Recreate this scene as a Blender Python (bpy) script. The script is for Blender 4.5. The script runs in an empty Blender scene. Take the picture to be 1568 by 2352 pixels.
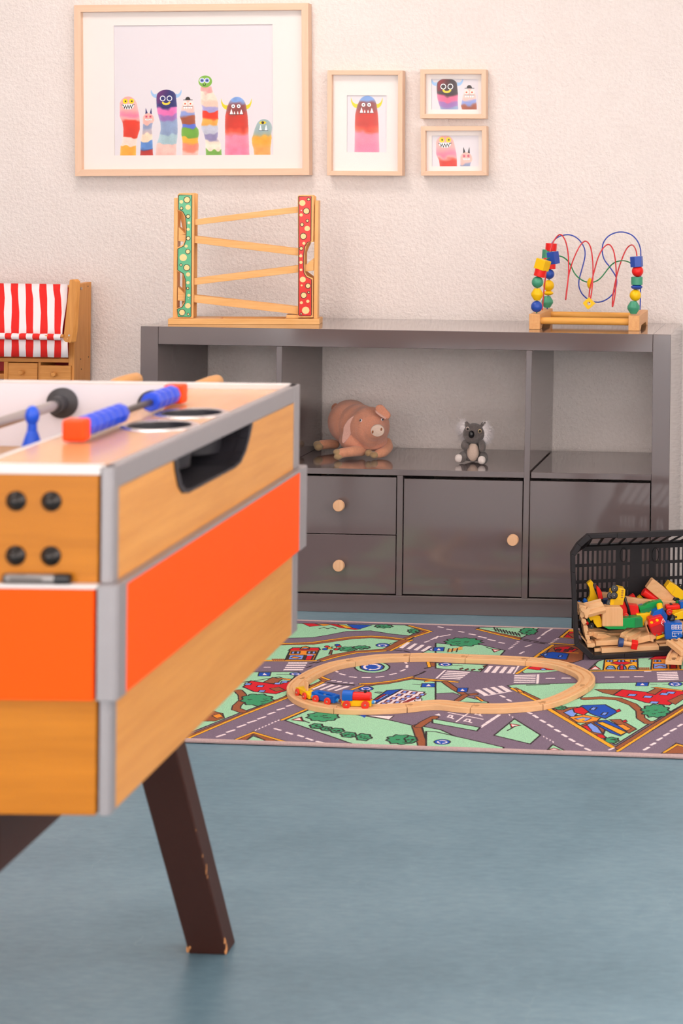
import bpy, bmesh, math, random
import numpy as np
from mathutils import Vector, Matrix, Quaternion
from math import sin, cos, pi, sqrt, atan2, radians
random.seed(7)
SC = bpy.context.scene
COL = SC.collection

# ------------------------------------------------------------------ camera
CAMP = Vector((1.8993, -4.6997, 1.2030))
YAW, PITCH, ROLL, FOC, PX, PY = -0.044167, -0.0076069, 0.012213, 3920.1, 1711.86, 457.30
_F = Vector((sin(YAW)*cos(PITCH), cos(YAW)*cos(PITCH), sin(PITCH)))
_R = Vector((cos(YAW), -sin(YAW), 0)); _U = _R.cross(_F)
_R2 = cos(ROLL)*_R + sin(ROLL)*_U; _U2 = -sin(ROLL)*_R + cos(ROLL)*_U
cam = bpy.data.cameras.new('camera'); co = bpy.data.objects.new('camera', cam); COL.objects.link(co)
m = Matrix((_R2, _U2, -_F)).transposed().to_4x4(); m.translation = CAMP; co.matrix_world = m
cam.sensor_fit = 'VERTICAL'; cam.sensor_height = 36; cam.sensor_width = 24
cam.lens = FOC/2352*36
cam.shift_x = (784-PX)/2352; cam.shift_y = (PY-1176)/2352
cam.clip_start = .05; cam.clip_end = 60
cam.dof.use_dof = True; cam.dof.focus_distance = 4.4; cam.dof.aperture_fstop = 6.3
SC.camera = co
SC.view_settings.view_transform = 'Standard'; SC.view_settings.look = 'None'
SC.view_settings.gamma = 1; SC.view_settings.use_curve_mapping = False
SC.view_settings.exposure = 0.30
LAMP = 14.0          # radiance of the ceiling lamp diffusers
LAMPCOL = (1.0, .89, .83)
w = bpy.data.worlds.new('world'); SC.world = w; w.use_nodes = True
bg = w.node_tree.nodes['Background']; bg.inputs[0].default_value = (1, .93, .90, 1); bg.inputs[1].default_value = 4.0

def ray(x, y): return _F + _R2*((x-PX)/FOC) - _U2*((y-PY)/FOC)
def at(x, y, X=None, Y=None, Z=None):
    "where the sight line of a point of the photograph meets a plane of the room"
    d = ray(x, y)
    i, c = (0, X) if X is not None else (1, Y) if Y is not None else (2, Z)
    return CAMP + d*((c-CAMP[i])/d[i])
def at_plane(x, y, P, n):
    d = ray(x, y); return CAMP + d*((P-CAMP).dot(n)/d.dot(n))

# ------------------------------------------------------------------ materials
def lin(c):
    if isinstance(c, str): c = [int(c[i:i+2], 16)/255 for i in (1, 3, 5)]
    return tuple(v/12.92 if v <= .04045 else ((v+.055)/1.055)**2.4 for v in c[:3])
MATS = {}
def nodes(name):
    m = bpy.data.materials.new(name); m.use_nodes = True
    nt = m.node_tree; return m, nt, nt.nodes['Principled BSDF']
def link(nt, a, b): nt.links.new(a, b)
def tex_noise(nt, scale, detail=3, rough=.5, vec=None, coord='Object', stretch=None):
    tc = nt.nodes.new('ShaderNodeTexCoord'); src = tc.outputs[coord]
    if stretch:
        mp = nt.nodes.new('ShaderNodeMapping'); mp.inputs['Scale'].default_value = stretch
        link(nt, src, mp.inputs[0]); src = mp.outputs[0]
    n = nt.nodes.new('ShaderNodeTexNoise'); n.inputs['Scale'].default_value = scale
    n.inputs['Detail'].default_value = detail; n.inputs['Roughness'].default_value = rough
    link(nt, src, n.inputs['Vector']); return n
def ramp(nt, fac, stops):
    r = nt.nodes.new('ShaderNodeValToRGB'); e = r.color_ramp.elements
    while len(e) < len(stops): e.new(.5)
    for k, (p, c) in enumerate(stops): e[k].position = p; e[k].color = (*lin(c), 1)
    link(nt, fac, r.inputs[0]); return r
def bump(nt, b, h, strength, dist=.002):
    bp = nt.nodes.new('ShaderNodeBump'); bp.inputs['Strength'].default_value = strength
    bp.inputs['Distance'].default_value = dist; link(nt, h, bp.inputs['Height'])
    link(nt, bp.outputs[0], b.inputs['Normal']); return bp
def mat(name, col, rough=.45, metal=0., var=.06, scale=40, bmp=0., bscale=200, coat=0., spec=.5, sheen=0., bdist=.001):
    if name in MATS: return MATS[name]
    m, nt, b = nodes(name); c = lin(col)
    n = tex_noise(nt, scale, 4)
    mx = nt.nodes.new('ShaderNodeMix'); mx.data_type = 'RGBA'
    mx.inputs['A'].default_value = (*[v*(1-var) for v in c], 1)
    mx.inputs['B'].default_value = (*[min(1, v*(1+var)) for v in c], 1)
    link(nt, n.outputs['Fac'], mx.inputs['Factor']); link(nt, mx.outputs['Result'], b.inputs['Base Color'])
    b.inputs['Roughness'].default_value = rough; b.inputs['Metallic'].default_value = metal
    b.inputs['Coat Weight'].default_value = coat; b.inputs['Coat Roughness'].default_value = .08
    b.inputs['Specular IOR Level'].default_value = spec
    if sheen: b.inputs['Sheen Weight'].default_value = sheen; b.inputs['Sheen Roughness'].default_value = .4
    if bmp: bump(nt, b, tex_noise(nt, bscale, 3).outputs['Fac'], bmp, bdist)
    MATS[name] = m; return m
def wood(name, light, dark, axis=0, scale=14, rough=.42, contrast=.35, coat=0.):
    if name in MATS: return MATS[name]
    m, nt, b = nodes(name)
    st = [9, 9, 9]; st[axis] = .55
    n = tex_noise(nt, scale, 5, .6, stretch=st)
    n2 = tex_noise(nt, scale*5, 3, .6, stretch=[s*1.6 if k != axis else s*.6 for k, s in enumerate(st)])
    ad = nt.nodes.new('ShaderNodeMix'); ad.inputs[0].default_value = .35
    link(nt, n.outputs['Fac'], ad.inputs[2]); link(nt, n2.outputs['Fac'], ad.inputs[3])
    r = ramp(nt, ad.outputs[0], [(.5-contrast*.5, dark), (.5+contrast*.5, light)])
    link(nt, r.outputs[0], b.inputs['Base Color'])
    b.inputs['Roughness'].default_value = rough; b.inputs['Coat Weight'].default_value = coat; b.inputs['Specular IOR Level'].default_value = .3
    b.inputs['Coat Roughness'].default_value = .15
    bump(nt, b, n2.outputs['Fac'], .12, .0006)
    MATS[name] = m; return m

GREY = mat('dark_grey_gloss', '#665A5A', .10, var=.03, scale=6, coat=.6, spec=.6)
WD = {a: wood(f'pine_{a}', '#E5A861', '#C98744', a) for a in (0, 1, 2)}
WB = {a: wood(f'beech_{a}', '#E9BB8B', '#D29C69', a, contrast=.5) for a in (0, 1, 2)}
WF = {a: wood(f'pale_frame_{a}', '#EBCAB0', '#E0B99A', a, contrast=.6) for a in (0, 1, 2)}
WS = {a: wood(f'shop_pine_{a}', '#E6A65E', '#C47F3A', a, contrast=.5) for a in (0, 1, 2)}
OAKF = wood('oak_front', '#C87C1E', '#A2600E', 0, scale=7, rough=.35, contrast=.55)  # yellower oak, also darkened: the front's dimmer light is put into its colour
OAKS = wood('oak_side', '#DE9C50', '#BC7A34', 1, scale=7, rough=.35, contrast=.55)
RED = mat('red_paint', '#E5211C', .32, var=.04, spec=.3); BLUE = mat('blue_paint', '#0B5FC0', .32, var=.04, spec=.3)
YEL = mat('yellow_paint', '#F0BE0C', .32, var=.04, spec=.3); GRN = mat('green_paint', '#12964A', .35, var=.06, spec=.3)
BEADG = mat('bead_green', '#3E9372', .38, var=.08); BEADB = mat('bead_blue', '#1D49A8', .38, var=.05)
BLACK = mat('black_plastic', '#16161A', .35, var=.1); STEEL = mat('steel', '#C9C6C4', .28, metal=1, var=.05)
ALU = mat('grey_aluminium', '#989395', .42, metal=.4, var=.04, scale=60)
WHITE = mat('white_paint', '#EFE7E4', .5, var=.02)

# ------------------------------------------------------------------ mesh helpers
def tag(o, label=None, cat=None, group=None, kind=None):
    if label: o['label'] = label
    if cat: o['category'] = cat
    if group: o['group'] = group
    if kind: o['kind'] = kind
    return o
def thing(name, label, cat, loc=(0, 0, 0), rz=0, group=None):
    o = bpy.data.objects.new(name, None); COL.objects.link(o); o.empty_display_size = .02
    o.location = loc; o.rotation_euler = (0, 0, rz); return tag(o, label, cat, group)
class MB:
    def __init__(s): s.bm = bmesh.new()
    def _add(s, geo, mtx):
        bmesh.ops.transform(s.bm, matrix=mtx, verts=geo)
    def box(s, lo, hi, mtx=None):
        lo, hi = Vector(lo), Vector(hi); c = (lo+hi)/2; d = hi-lo
        g = bmesh.ops.create_cube(s.bm, size=1)['verts']
        s._add(g, (mtx or Matrix()) @ Matrix.Translation(c) @ Matrix.Diagonal((*d, 1))); return s
    def cyl(s, a, b, r, r2=None, seg=24):
        a, b = Vector(a), Vector(b); d = b-a
        g = bmesh.ops.create_cone(s.bm, cap_ends=True, segments=seg, radius1=r, radius2=r if r2 is None else r2, depth=d.length)['verts']
        s._add(g, Matrix.Translation((a+b)/2) @ d.to_track_quat('Z', 'Y').to_matrix().to_4x4()); return s
    def ell(s, c, r, seg=24, rot=None):
        g = bmesh.ops.create_uvsphere(s.bm, u_segments=seg, v_segments=seg//2, radius=1)['verts']
        r = (r,)*3 if isinstance(r, (int, float)) else r
        s._add(g, Matrix.Translation(c) @ (rot.to_4x4() if rot else Matrix()) @ Matrix.Diagonal((*r, 1))); return s
    def prism(s, pts, ext):
        "closed outline of 3D points pushed along ext"
        pts = [Vector(p) for p in pts]; ext = Vector(ext)
        a = [s.bm.verts.new(p) for p in pts]; b = [s.bm.verts.new(p+ext) for p in pts]
        n = len(a)
        f1 = s.bm.faces.new(a); f2 = s.bm.faces.new(b[::-1])
        for i in range(n): s.bm.faces.new((a[i], b[i], b[(i+1) % n], a[(i+1) % n]))
        return s
    def lathe(s, prof, mtx=None, seg=32):
        "prof: (radius, height) pairs about local z"
        mtx = mtx or Matrix(); rings = []
        for r, z in prof:
            rings.append([s.bm.verts.new(mtx @ Vector((r*cos(2*pi*k/seg), r*sin(2*pi*k/seg), z))) for k in range(seg)] if r > 1e-6 else [s.bm.verts.new(mtx @ Vector((0, 0, z)))])
        for A, B in zip(rings, rings[1:]):
            for k in range(seg):
                k2 = (k+1) % seg
                if len(A) == 1 and len(B) == 1: continue
                if len(A) == 1: s.bm.faces.new((A[0], B[k], B[k2]))
                elif len(B) == 1: s.bm.faces.new((A[k], A[k2], B[0]))
                else: s.bm.faces.new((A[k], A[k2], B[k2], B[k]))
        return s
    def sweep(s, pts, sec, closed=False, up=(0, 0, 1)):
        "section (side, up) pairs swept along horizontal-ish path"
        pts = [Vector(p) for p in pts]; n = len(pts); up = Vector(up); rings = []
        for i, p in enumerate(pts):
            t = (pts[(i+1) % n]-pts[i-1]) if closed or 0 < i < n-1 else (pts[1]-pts[0] if i == 0 else pts[-1]-pts[-2])
            t.normalize(); sd = t.cross(up).normalized(); u = sd.cross(t)
            rings.append([s.bm.verts.new(p+sd*a+u*b) for a, b in sec])
        k = len(sec)
        for i in range(n if closed else n-1):
            A, B = rings[i], rings[(i+1) % n]
            for j in range(k): s.bm.faces.new((A[j], A[(j+1) % k], B[(j+1) % k], B[j]))
        if not closed: s.bm.faces.new(rings[0][::-1]); s.bm.faces.new(rings[-1])
        return s
    def tube(s, pts, r, seg=10, closed=False, radii=None):
        pts = [Vector(p) for p in pts]; n = len(pts); rings = []; prev = None
        for i, p in enumerate(pts):
            t = (pts[(i+1) % n]-pts[i-1]) if closed or 0 < i < n-1 else (pts[1]-pts[0] if i == 0 else pts[-1]-pts[-2])
            t.normalize()
            if prev is None: a = t.orthogonal().normalized()
            else: a = (prev - t*prev.dot(t)).normalized()
            prev = a; b = t.cross(a); rr = radii[i] if radii else r
            rings.append([s.bm.verts.new(p+(a*cos(2*pi*k/seg)+b*sin(2*pi*k/seg))*rr) for k in range(seg)])
        for i in range(n if closed else n-1):
            A, B = rings[i], rings[(i+1) % n]
            for j in range(seg): s.bm.faces.new((A[j], A[(j+1) % seg], B[(j+1) % seg], B[j]))
        if not closed: s.bm.faces.new(rings[0][::-1]); s.bm.faces.new(rings[-1])
        return s
    def build(s, name, mt, parent=None, bev=0., smooth=False, loc=None, seg=2, kind=None, auto=True):
        bmesh.ops.recalc_face_normals(s.bm, faces=s.bm.faces)
        me = bpy.data.meshes.new(name)
        if loc is not None: bmesh.ops.translate(s.bm, vec=-Vector(loc), verts=s.bm.verts)
        s.bm.to_mesh(me); s.bm.free(); me.materials.append(mt)
        o = bpy.data.objects.new(name, me); COL.objects.link(o)
        if loc is not None: o.location = loc
        if parent: o.parent = parent
        if smooth:
            for p in me.polygons: p.use_smooth = True
            if auto:
                me.set_sharp_from_angle(angle=radians(38))
        if bev:
            b = o.modifiers.new('bevel', 'BEVEL'); b.width = bev; b.segments = seg; b.limit_method = 'ANGLE'; b.angle_limit = radians(35)
            b.harden_normals = False
        if kind: o['kind'] = kind
        return o
def catmull(pts, k=8, closed=False):
    P = [Vector(p) for p in pts]; n = len(P); out = []
    for i in range(n if closed else n-1):
        g = lambda j: P[j % n] if closed else P[max(0, min(n-1, j))]
        a, b, c, d = g(i-1), g(i), g(i+1), g(i+2)
        for q in range(k):
            t = q/k
            out.append(.5*((2*b)+(c-a)*t+(2*a-5*b+4*c-d)*t*t+(3*b-a-3*c+d)*t**3))
    if not closed: out.append(P[-1])
    return out

# ------------------------------------------------------------------ painted prints (flat artwork, computed here)
class Canvas:
    def __init__(s, w, h, bg):
        s.w, s.h = w, h; s.a = np.empty((h, w, 3), np.float32); s.a[:] = s.rgb(bg)
    @staticmethod
    def rgb(c): return np.array([int(c[i:i+2], 16)/255 for i in (1, 3, 5)], np.float32) if isinstance(c, str) else np.array(c, np.float32)
    def win(s, x0, y0, x1, y1, pad=2):
        x0 = max(0, int(x0)-pad); y0 = max(0, int(y0)-pad); x1 = min(s.w, int(x1)+pad+1); y1 = min(s.h, int(y1)+pad+1)
        if x1 <= x0 or y1 <= y0: return None
        yy, xx = np.mgrid[y0:y1, x0:x1]; return (slice(y0, y1), slice(x0, x1)), xx+.5, yy+.5
    def put(s, sl, msk, col):
        msk = np.clip(msk, 0, 1)[..., None]; s.a[sl] = s.a[sl]*(1-msk)+s.rgb(col)*msk
    def poly(s, pts, col, line=None, lw=2.):
        xs = [p[0] for p in pts]; ys = [p[1] for p in pts]; q = s.win(min(xs), min(ys), max(xs), max(ys))
        if q is None: return
        sl, xx, yy = q; ins = np.zeros(xx.shape, bool); n = len(pts)
        for i in range(n):
            (x1, y1), (x2, y2) = pts[i], pts[(i+1) % n]
            if y1 == y2: continue
            c = ((y1 > yy) != (y2 > yy)) & (xx < (x2-x1)*(yy-y1)/(y2-y1)+x1); ins ^= c
        if col is not None: s.put(sl, ins.astype(np.float32), col)
        if line: s.line(list(pts)+[pts[0]], line, lw)
    def line(s, pts, col, lw=2., jit=0):
        for (x1, y1), (x2, y2) in zip(pts, pts[1:]):
            q = s.win(min(x1, x2)-lw, min(y1, y2)-lw, max(x1, x2)+lw, max(y1, y2)+lw)
            if q is None: continue
            sl, xx, yy = q; dx, dy = x2-x1, y2-y1; L = dx*dx+dy*dy+1e-9
            t = np.clip(((xx-x1)*dx+(yy-y1)*dy)/L, 0, 1); d = np.hypot(xx-x1-t*dx, yy-y1-t*dy)
            s.put(sl, lw/2+.5-d, col)
    def ell(s, cx, cy, rx, ry, col):
        q = s.win(cx-rx, cy-ry, cx+rx, cy+ry)
        if q is None: return
        sl, xx, yy = q; d = np.hypot((xx-cx)/rx, (yy-cy)/ry); s.put(sl, (1-d)*min(rx, ry)+.5, col)
    def image(s, name):
        im = bpy.data.images.new(name, s.w, s.h)
        out = np.ones((s.h, s.w, 4), np.float32); out[..., :3] = s.a[::-1]
        im.pixels.foreach_set(out.ravel()); im.update(); im.pack(); return im
def print_mat(name, im, rough=.6, fuzz=0., grain=0., gscale=900, bmp=0.):
    m, nt, b = nodes(name)
    tc = nt.nodes.new('ShaderNodeTexCoord'); it = nt.nodes.new('ShaderNodeTexImage'); it.image = im; it.extension = 'EXTEND'
    src = tc.outputs['UV']
    if fuzz:
        n = tex_noise(nt, 420, 1); sc = nt.nodes.new('ShaderNodeVectorMath'); sc.operation = 'MULTIPLY_ADD'
        link(nt, n.outputs['Color'], sc.inputs[0]); sc.inputs[1].default_value = (fuzz,)*3; sc.inputs[2].default_value = (-fuzz/2,)*3
        ad = nt.nodes.new('ShaderNodeVectorMath'); link(nt, src, ad.inputs[0]); link(nt, sc.outputs[0], ad.inputs[1]); src = ad.outputs[0]
    link(nt, src, it.inputs['Vector']); out = it.outputs['Color']
    if grain:
        n = tex_noise(nt, gscale, 2); mr = nt.nodes.new('ShaderNodeMapRange')
        mr.inputs['From Min'].default_value = .3; mr.inputs['From Max'].default_value = .7
        mr.inputs['To Min'].default_value = 1-grain; mr.inputs['To Max'].default_value = 1+grain
        link(nt, n.outputs['Fac'], mr.inputs[0]); mv = nt.nodes.new('ShaderNodeVectorMath'); mv.operation = 'SCALE'
        link(nt, out, mv.inputs[0]); link(nt, mr.outputs[0], mv.inputs['Scale']); out = mv.outputs[0]
        if bmp: bump(nt, b, n.outputs['Fac'], bmp, .002)
    link(nt, out, b.inputs['Base Color']); b.inputs['Roughness'].default_value = rough
    b.inputs['Specular IOR Level'].default_value = .25
    return m
def quad(name, corners, mt, parent=None, thick=None):
    "flat sheet: corners TL TR BR BL with uv"
    me = bpy.data.meshes.new(name); c = [tuple(p) for p in corners]
    me.from_pydata(c, [], [(3, 2, 1, 0)]); uv = me.uv_layers.new(name='UVMap')
    for li, t in zip(range(4), [(0, 0), (1, 0), (1, 1), (0, 1)]): uv.data[li].uv = t
    me.materials.append(mt); o = bpy.data.objects.new(name, me); COL.objects.link(o)
    if parent: o.parent = parent
    return o

# ------------------------------------------------------------------ room
WALLY = .402
m, nt, b = nodes('rough_plaster')
n1 = tex_noise(nt, 92, 5, .62); n2 = tex_noise(nt, 14, 3, .5)
mx = nt.nodes.new('ShaderNodeMix'); mx.inputs[0].default_value = .3
link(nt, n1.outputs['Fac'], mx.inputs[2]); link(nt, n2.outputs['Fac'], mx.inputs[3])
r = ramp(nt, mx.outputs[0], [(.3, '#E4DAD4'), (.7, '#EEE5E0')]); link(nt, r.outputs[0], b.inputs['Base Color'])
b.inputs['Roughness'].default_value = .85; bump(nt, b, mx.outputs[0], .85, .008); PLASTER = m
m, nt, b = nodes('linoleum')
n1 = tex_noise(nt, 3, 5, .6, stretch=(1, 1.5, 1)); n2 = tex_noise(nt, 55, 5, .65, stretch=(.6, 1.6, 1))
mx = nt.nodes.new('ShaderNodeMix'); mx.inputs[0].default_value = .45
link(nt, n1.outputs['Fac'], mx.inputs[2]); link(nt, n2.outputs['Fac'], mx.inputs[3])
r = ramp(nt, mx.outputs[0], [(.3, '#5D7A87'), (.5, '#6C8A98'), (.7, '#7B98A4')])
v = nt.nodes.new('ShaderNodeTexVoronoi'); v.feature = 'DISTANCE_TO_EDGE'; v.inputs['Scale'].default_value = 4.2
tc = nt.nodes.new('ShaderNodeTexCoord'); nn = tex_noise(nt, 2.2, 4); va = nt.nodes.new('ShaderNodeVectorMath')
link(nt, tc.outputs['Object'], va.inputs[0]); link(nt, nn.outputs['Color'], va.inputs[1]); link(nt, va.outputs[0], v.inputs['Vector'])
cr = ramp(nt, v.outputs['Distance'], [(0, '#FFFFFF'), (.006, '#000000')])
mk = nt.nodes.new('ShaderNodeMath'); mk.operation = 'MULTIPLY'; link(nt, cr.outputs[0], mk.inputs[0])
n3 = tex_noise(nt, 5, 3); cr2 = ramp(nt, n3.outputs['Fac'], [(.5, '#000000'), (.65, '#8A8A8A')]); link(nt, cr2.outputs[0], mk.inputs[1])
m2 = nt.nodes.new('ShaderNodeMix'); m2.data_type = 'RGBA'; link(nt, mk.outputs[0], m2.inputs['Factor'])
link(nt, r.outputs[0], m2.inputs['A']); m2.inputs['B'].default_value = (*lin('#90AAB0'), 1)
link(nt, m2.outputs['Result'], b.inputs['Base Color'])
b.inputs['Roughness'].default_value = .36; bump(nt, b, n2.outputs['Fac'], .05, .001); LINO = m
CEIL = mat('ceiling_paint', '#EFE6E2', .9, var=.01)

def struct(name, lo, hi, mt): return tag(MB().box(lo, hi).build(name, mt), kind='structure')
RX0, RX1, RY0, H = -2.6, 4.0, -9.2, 2.75
struct('floor', (RX0, RY0, -.1), (RX1, WALLY+.15, 0), LINO)
struct('wall_back', (RX0, WALLY, 0), (RX1, WALLY+.15, H), PLASTER)
struct('wall_left', (RX0-.15, RY0, -.1), (RX0, WALLY+.15, H), PLASTER)
wr = MB()   # unseen right wall; long opening added to light the table's side
for lo, hi in (((RX1, RY0, -.1), (RX1+.15, WALLY+.15, .85)), ((RX1, RY0, 2.35), (RX1+.15, WALLY+.15, H)), ((RX1, -1.9, .85), (RX1+.15, WALLY+.15, 2.35)), ((RX1, RY0, .85), (RX1+.15, -6.2, 2.35))): wr.box(lo, hi)
tag(wr.build('wall_right', PLASTER), kind='structure')
struct('ceiling', (RX0, RY0, H), (RX1, WALLY+.15, H+.1), CEIL)
em = bpy.data.materials.new('lamp_diffuser'); em.use_nodes = True; nt = em.node_tree; b = nt.nodes['Principled BSDF']
b.inputs['Emission Color'].default_value = (*LAMPCOL, 1); b.inputs['Emission Strength'].default_value = LAMP
b.inputs['Base Color'].default_value = (.9, .9, .9, 1)
em2 = em.copy(); em2.node_tree.nodes['Principled BSDF'].inputs['Emission Strength'].default_value = LAMP*.75
rows = [('near the picture wall', -.75), ('over the play rug', -2.75), ('over the table football', -4.85), ('farthest from the picture wall', -7.2)]
for cx, side in ((.15, 'left'), (3.0, 'right')):
    for wh, cy in rows:
        t = thing('ceiling_lamp', f'square ceiling lamp in the {side} row, {wh}', 'lamp', (cx, cy, H), 0, 'ceiling lamps')
        hb = MB()
        for s in (-1, 1): hb.box((s*.31-.012, -.32, -.05), (s*.31+.012, .32, 0)); hb.box((-.3, s*.31-.012, -.05), (.3, s*.31+.012, 0))
        hb.build('housing', WHITE, t)
        MB().box((-.298, -.298, -.035), (.298, .298, -.025)).build('diffuser', em if cx < 1 else em2, t)


# ------------------------------------------------------------------ cube shelf
def bx(name, lo, hi, mt, par, bev=.0012): return MB().box(lo, hi).build(name, mt, par, bev=bev)
sh = thing('cube_shelf', 'low dark grey gloss cube shelf with doors and drawers standing against the wall', 'shelf')
T, t_ = .05, .0165; SW, SH, SD = 1.49, .79, .39; c_ = .335
bx('side_panel', (0, 0, 0), (T, SD, SH), GREY, sh); bx('side_panel', (SW-T, 0, 0), (SW, SD, SH), GREY, sh)
bx('top_panel', (T+.0005, 0, SH-T), (SW-T-.0005, SD, SH), GREY, sh); bx('bottom_panel', (T+.0005, 0, 0), (SW-T-.0005, SD, T), GREY, sh)
d1 = T+c_; d2 = .7295; d3 = T+3*c_+2*t_
for a, b2 in ((T, d3), (d3+t_, SW-T)): bx('middle_shelf', (a+.0004, .001, .385), (b2-.0004, SD, .4017), GREY, sh)
bx('divider', (d1, .002, .402), (d1+t_, SD, SH-T), GREY, sh); bx('divider', (d1, .002, T), (d1+t_, SD, .385), GREY, sh)
bx('divider', (d2, .002, T), (d2+t_, SD, .385), GREY, sh)
o = MB().prism([(d3-.006, 0, T), (d3-.006+t_, 0, T), (d3+t_, 0, SH-T), (d3, 0, SH-T)], (0, SD, 0)).build('divider', GREY, sh, bev=.001)
KN = wood('knob_wood', '#E8BE98', '#D4A27A', 2, contrast=.5)
def knob(par, x, z, y=0.):
    mt = Matrix.Translation((x, y, z)) @ Matrix.Rotation(pi/2, 4, 'X')
    return MB().lathe([(0, 0), (.0075, 0), (.0075, .010), (.0135, .014), (.0163, .018), (.0163, .024), (.0145, .0275), (0, .0285)], mt).build('knob', KN, par, smooth=True)
def front(name, x0, x1, z0, z1, kx=None, kz=None):
    o = bx(name, (x0, .004, z0), (x1, .020, z1), GREY, sh, .0012)
    if kx is not None: knob(o, kx, kz, .004)
    return o
L2, R2_ = d1+t_+.0025, d2-.0025
kx = at(777, 1162, Y=-.02)
front('drawer', L2, R2_, .2185, .379, kx.x, kx.z); kx = at(777, 1300, Y=-.02); front('drawer', L2, R2_, T+.0035, .2165, kx.x, kx.z)
kx = at(1177, 1241, Y=-.02); front('door', d2+t_+.0025, d3-.0065, T+.0035, .376, kx.x, kx.z)
front('door', d3+t_-.003, SW-T-.003, T+.0035, .377)
front('door', T+.0025, d1-.0025, T+.0035, .377, d1-.04, kx.z)

# ------------------------------------------------------------------ framed prints
GLASS = bpy.data.materials.new('picture_glass'); GLASS.use_nodes = True; nt = GLASS.node_tree; nt.nodes.clear()
ou = nt.nodes.new('ShaderNodeOutputMaterial'); mxs = nt.nodes.new('ShaderNodeMixShader'); tr = nt.nodes.new('ShaderNodeBsdfTransparent'); gl = nt.nodes.new('ShaderNodeBsdfGlossy')
gl.inputs['Roughness'].default_value = .03; mxs.inputs[0].default_value = .01; link(nt, tr.outputs[0], mxs.inputs[1]); link(nt, gl.outputs[0], mxs.inputs[2]); link(nt, mxs.outputs[0], ou.inputs[0])
MATB = mat('mat_board', '#EAE2DE', .9, var=.01)
rngA = np.random.RandomState(3)
def noise2(h, w, cell):
    gh, gw = int(h/cell)+3, int(w/cell)+3; g = rngA.rand(gh, gw).astype(np.float32)
    y = np.arange(h)/cell; x = np.arange(w)/cell; yi = y.astype(int); xi = x.astype(int); fy = (y-yi)[:, None]; fx = (x-xi)[None]
    fy = fy*fy*(3-2*fy); fx = fx*fx*(3-2*fx)
    a = g[yi][:, xi]; b_ = g[yi][:, xi+1]; c = g[yi+1][:, xi]; d = g[yi+1][:, xi+1]
    return (a*(1-fx)+b_*fx)*(1-fy)+(c*(1-fx)+d*fx)*fy
def worm(cv, prof, bands, f, s):
    "watercolour finger body; prof (y, cx, halfwidth), bands (y, colour, softness); f maps to canvas, s scale"
    P = [(f(cx, y)[1], f(cx, y)[0], hw*s) for y, cx, hw in prof]
    ys = np.arange(cv.h)+.5; py = [p[0] for p in P]
    cx = np.interp(ys, py, [p[1] for p in P]); hw = np.interp(ys, py, [p[2] for p in P]); hw[ys < py[0]] = -9
    hw = np.where(ys > py[-1], P[-1][2], hw)
    n = noise2(cv.h, cv.w, 26*s)-.5; nf = noise2(cv.h, cv.w, 3)-.5
    yy, xx = np.mgrid[0:cv.h, 0:cv.w]; u = (xx-cx[:, None])/np.maximum(hw[:, None], 1)
    d = hw[:, None]-np.abs(xx-cx[:, None])+nf*2.4
    yw = yy + n*22*s - (1-np.clip(u, -1, 1)**2)*7*s
    col = np.empty((cv.h, cv.w, 3), np.float32); col[:] = cv.rgb(bands[0][1])
    for by, c, sf in bands[1:]:
        y0 = f(0, by)[1]; k = np.clip((yw-y0)/(sf*s)+.5, 0, 1)[..., None]; col = col*(1-k)+cv.rgb(c)*k
    col *= (1+(n*.10+nf*.06))[..., None]; col = col+(1-col)*np.clip(np.abs(u)**6*.25, 0, .3)[..., None]
    cv.put((slice(None), slice(None)), np.clip(d/1.5, 0, 1), col) if False else None
    k = np.clip(d/1.6, 0, 1)[..., None]; cv.a = cv.a*(1-k)+np.clip(col, 0, 1)*k
def crown(y0, cx, hw, n=7, h=None):
    h = h or hw; return [(y0+h*(1-cos(pi/2*i/n)), cx, hw*sin(pi/2*i/n)) for i in range(n)]
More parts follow.
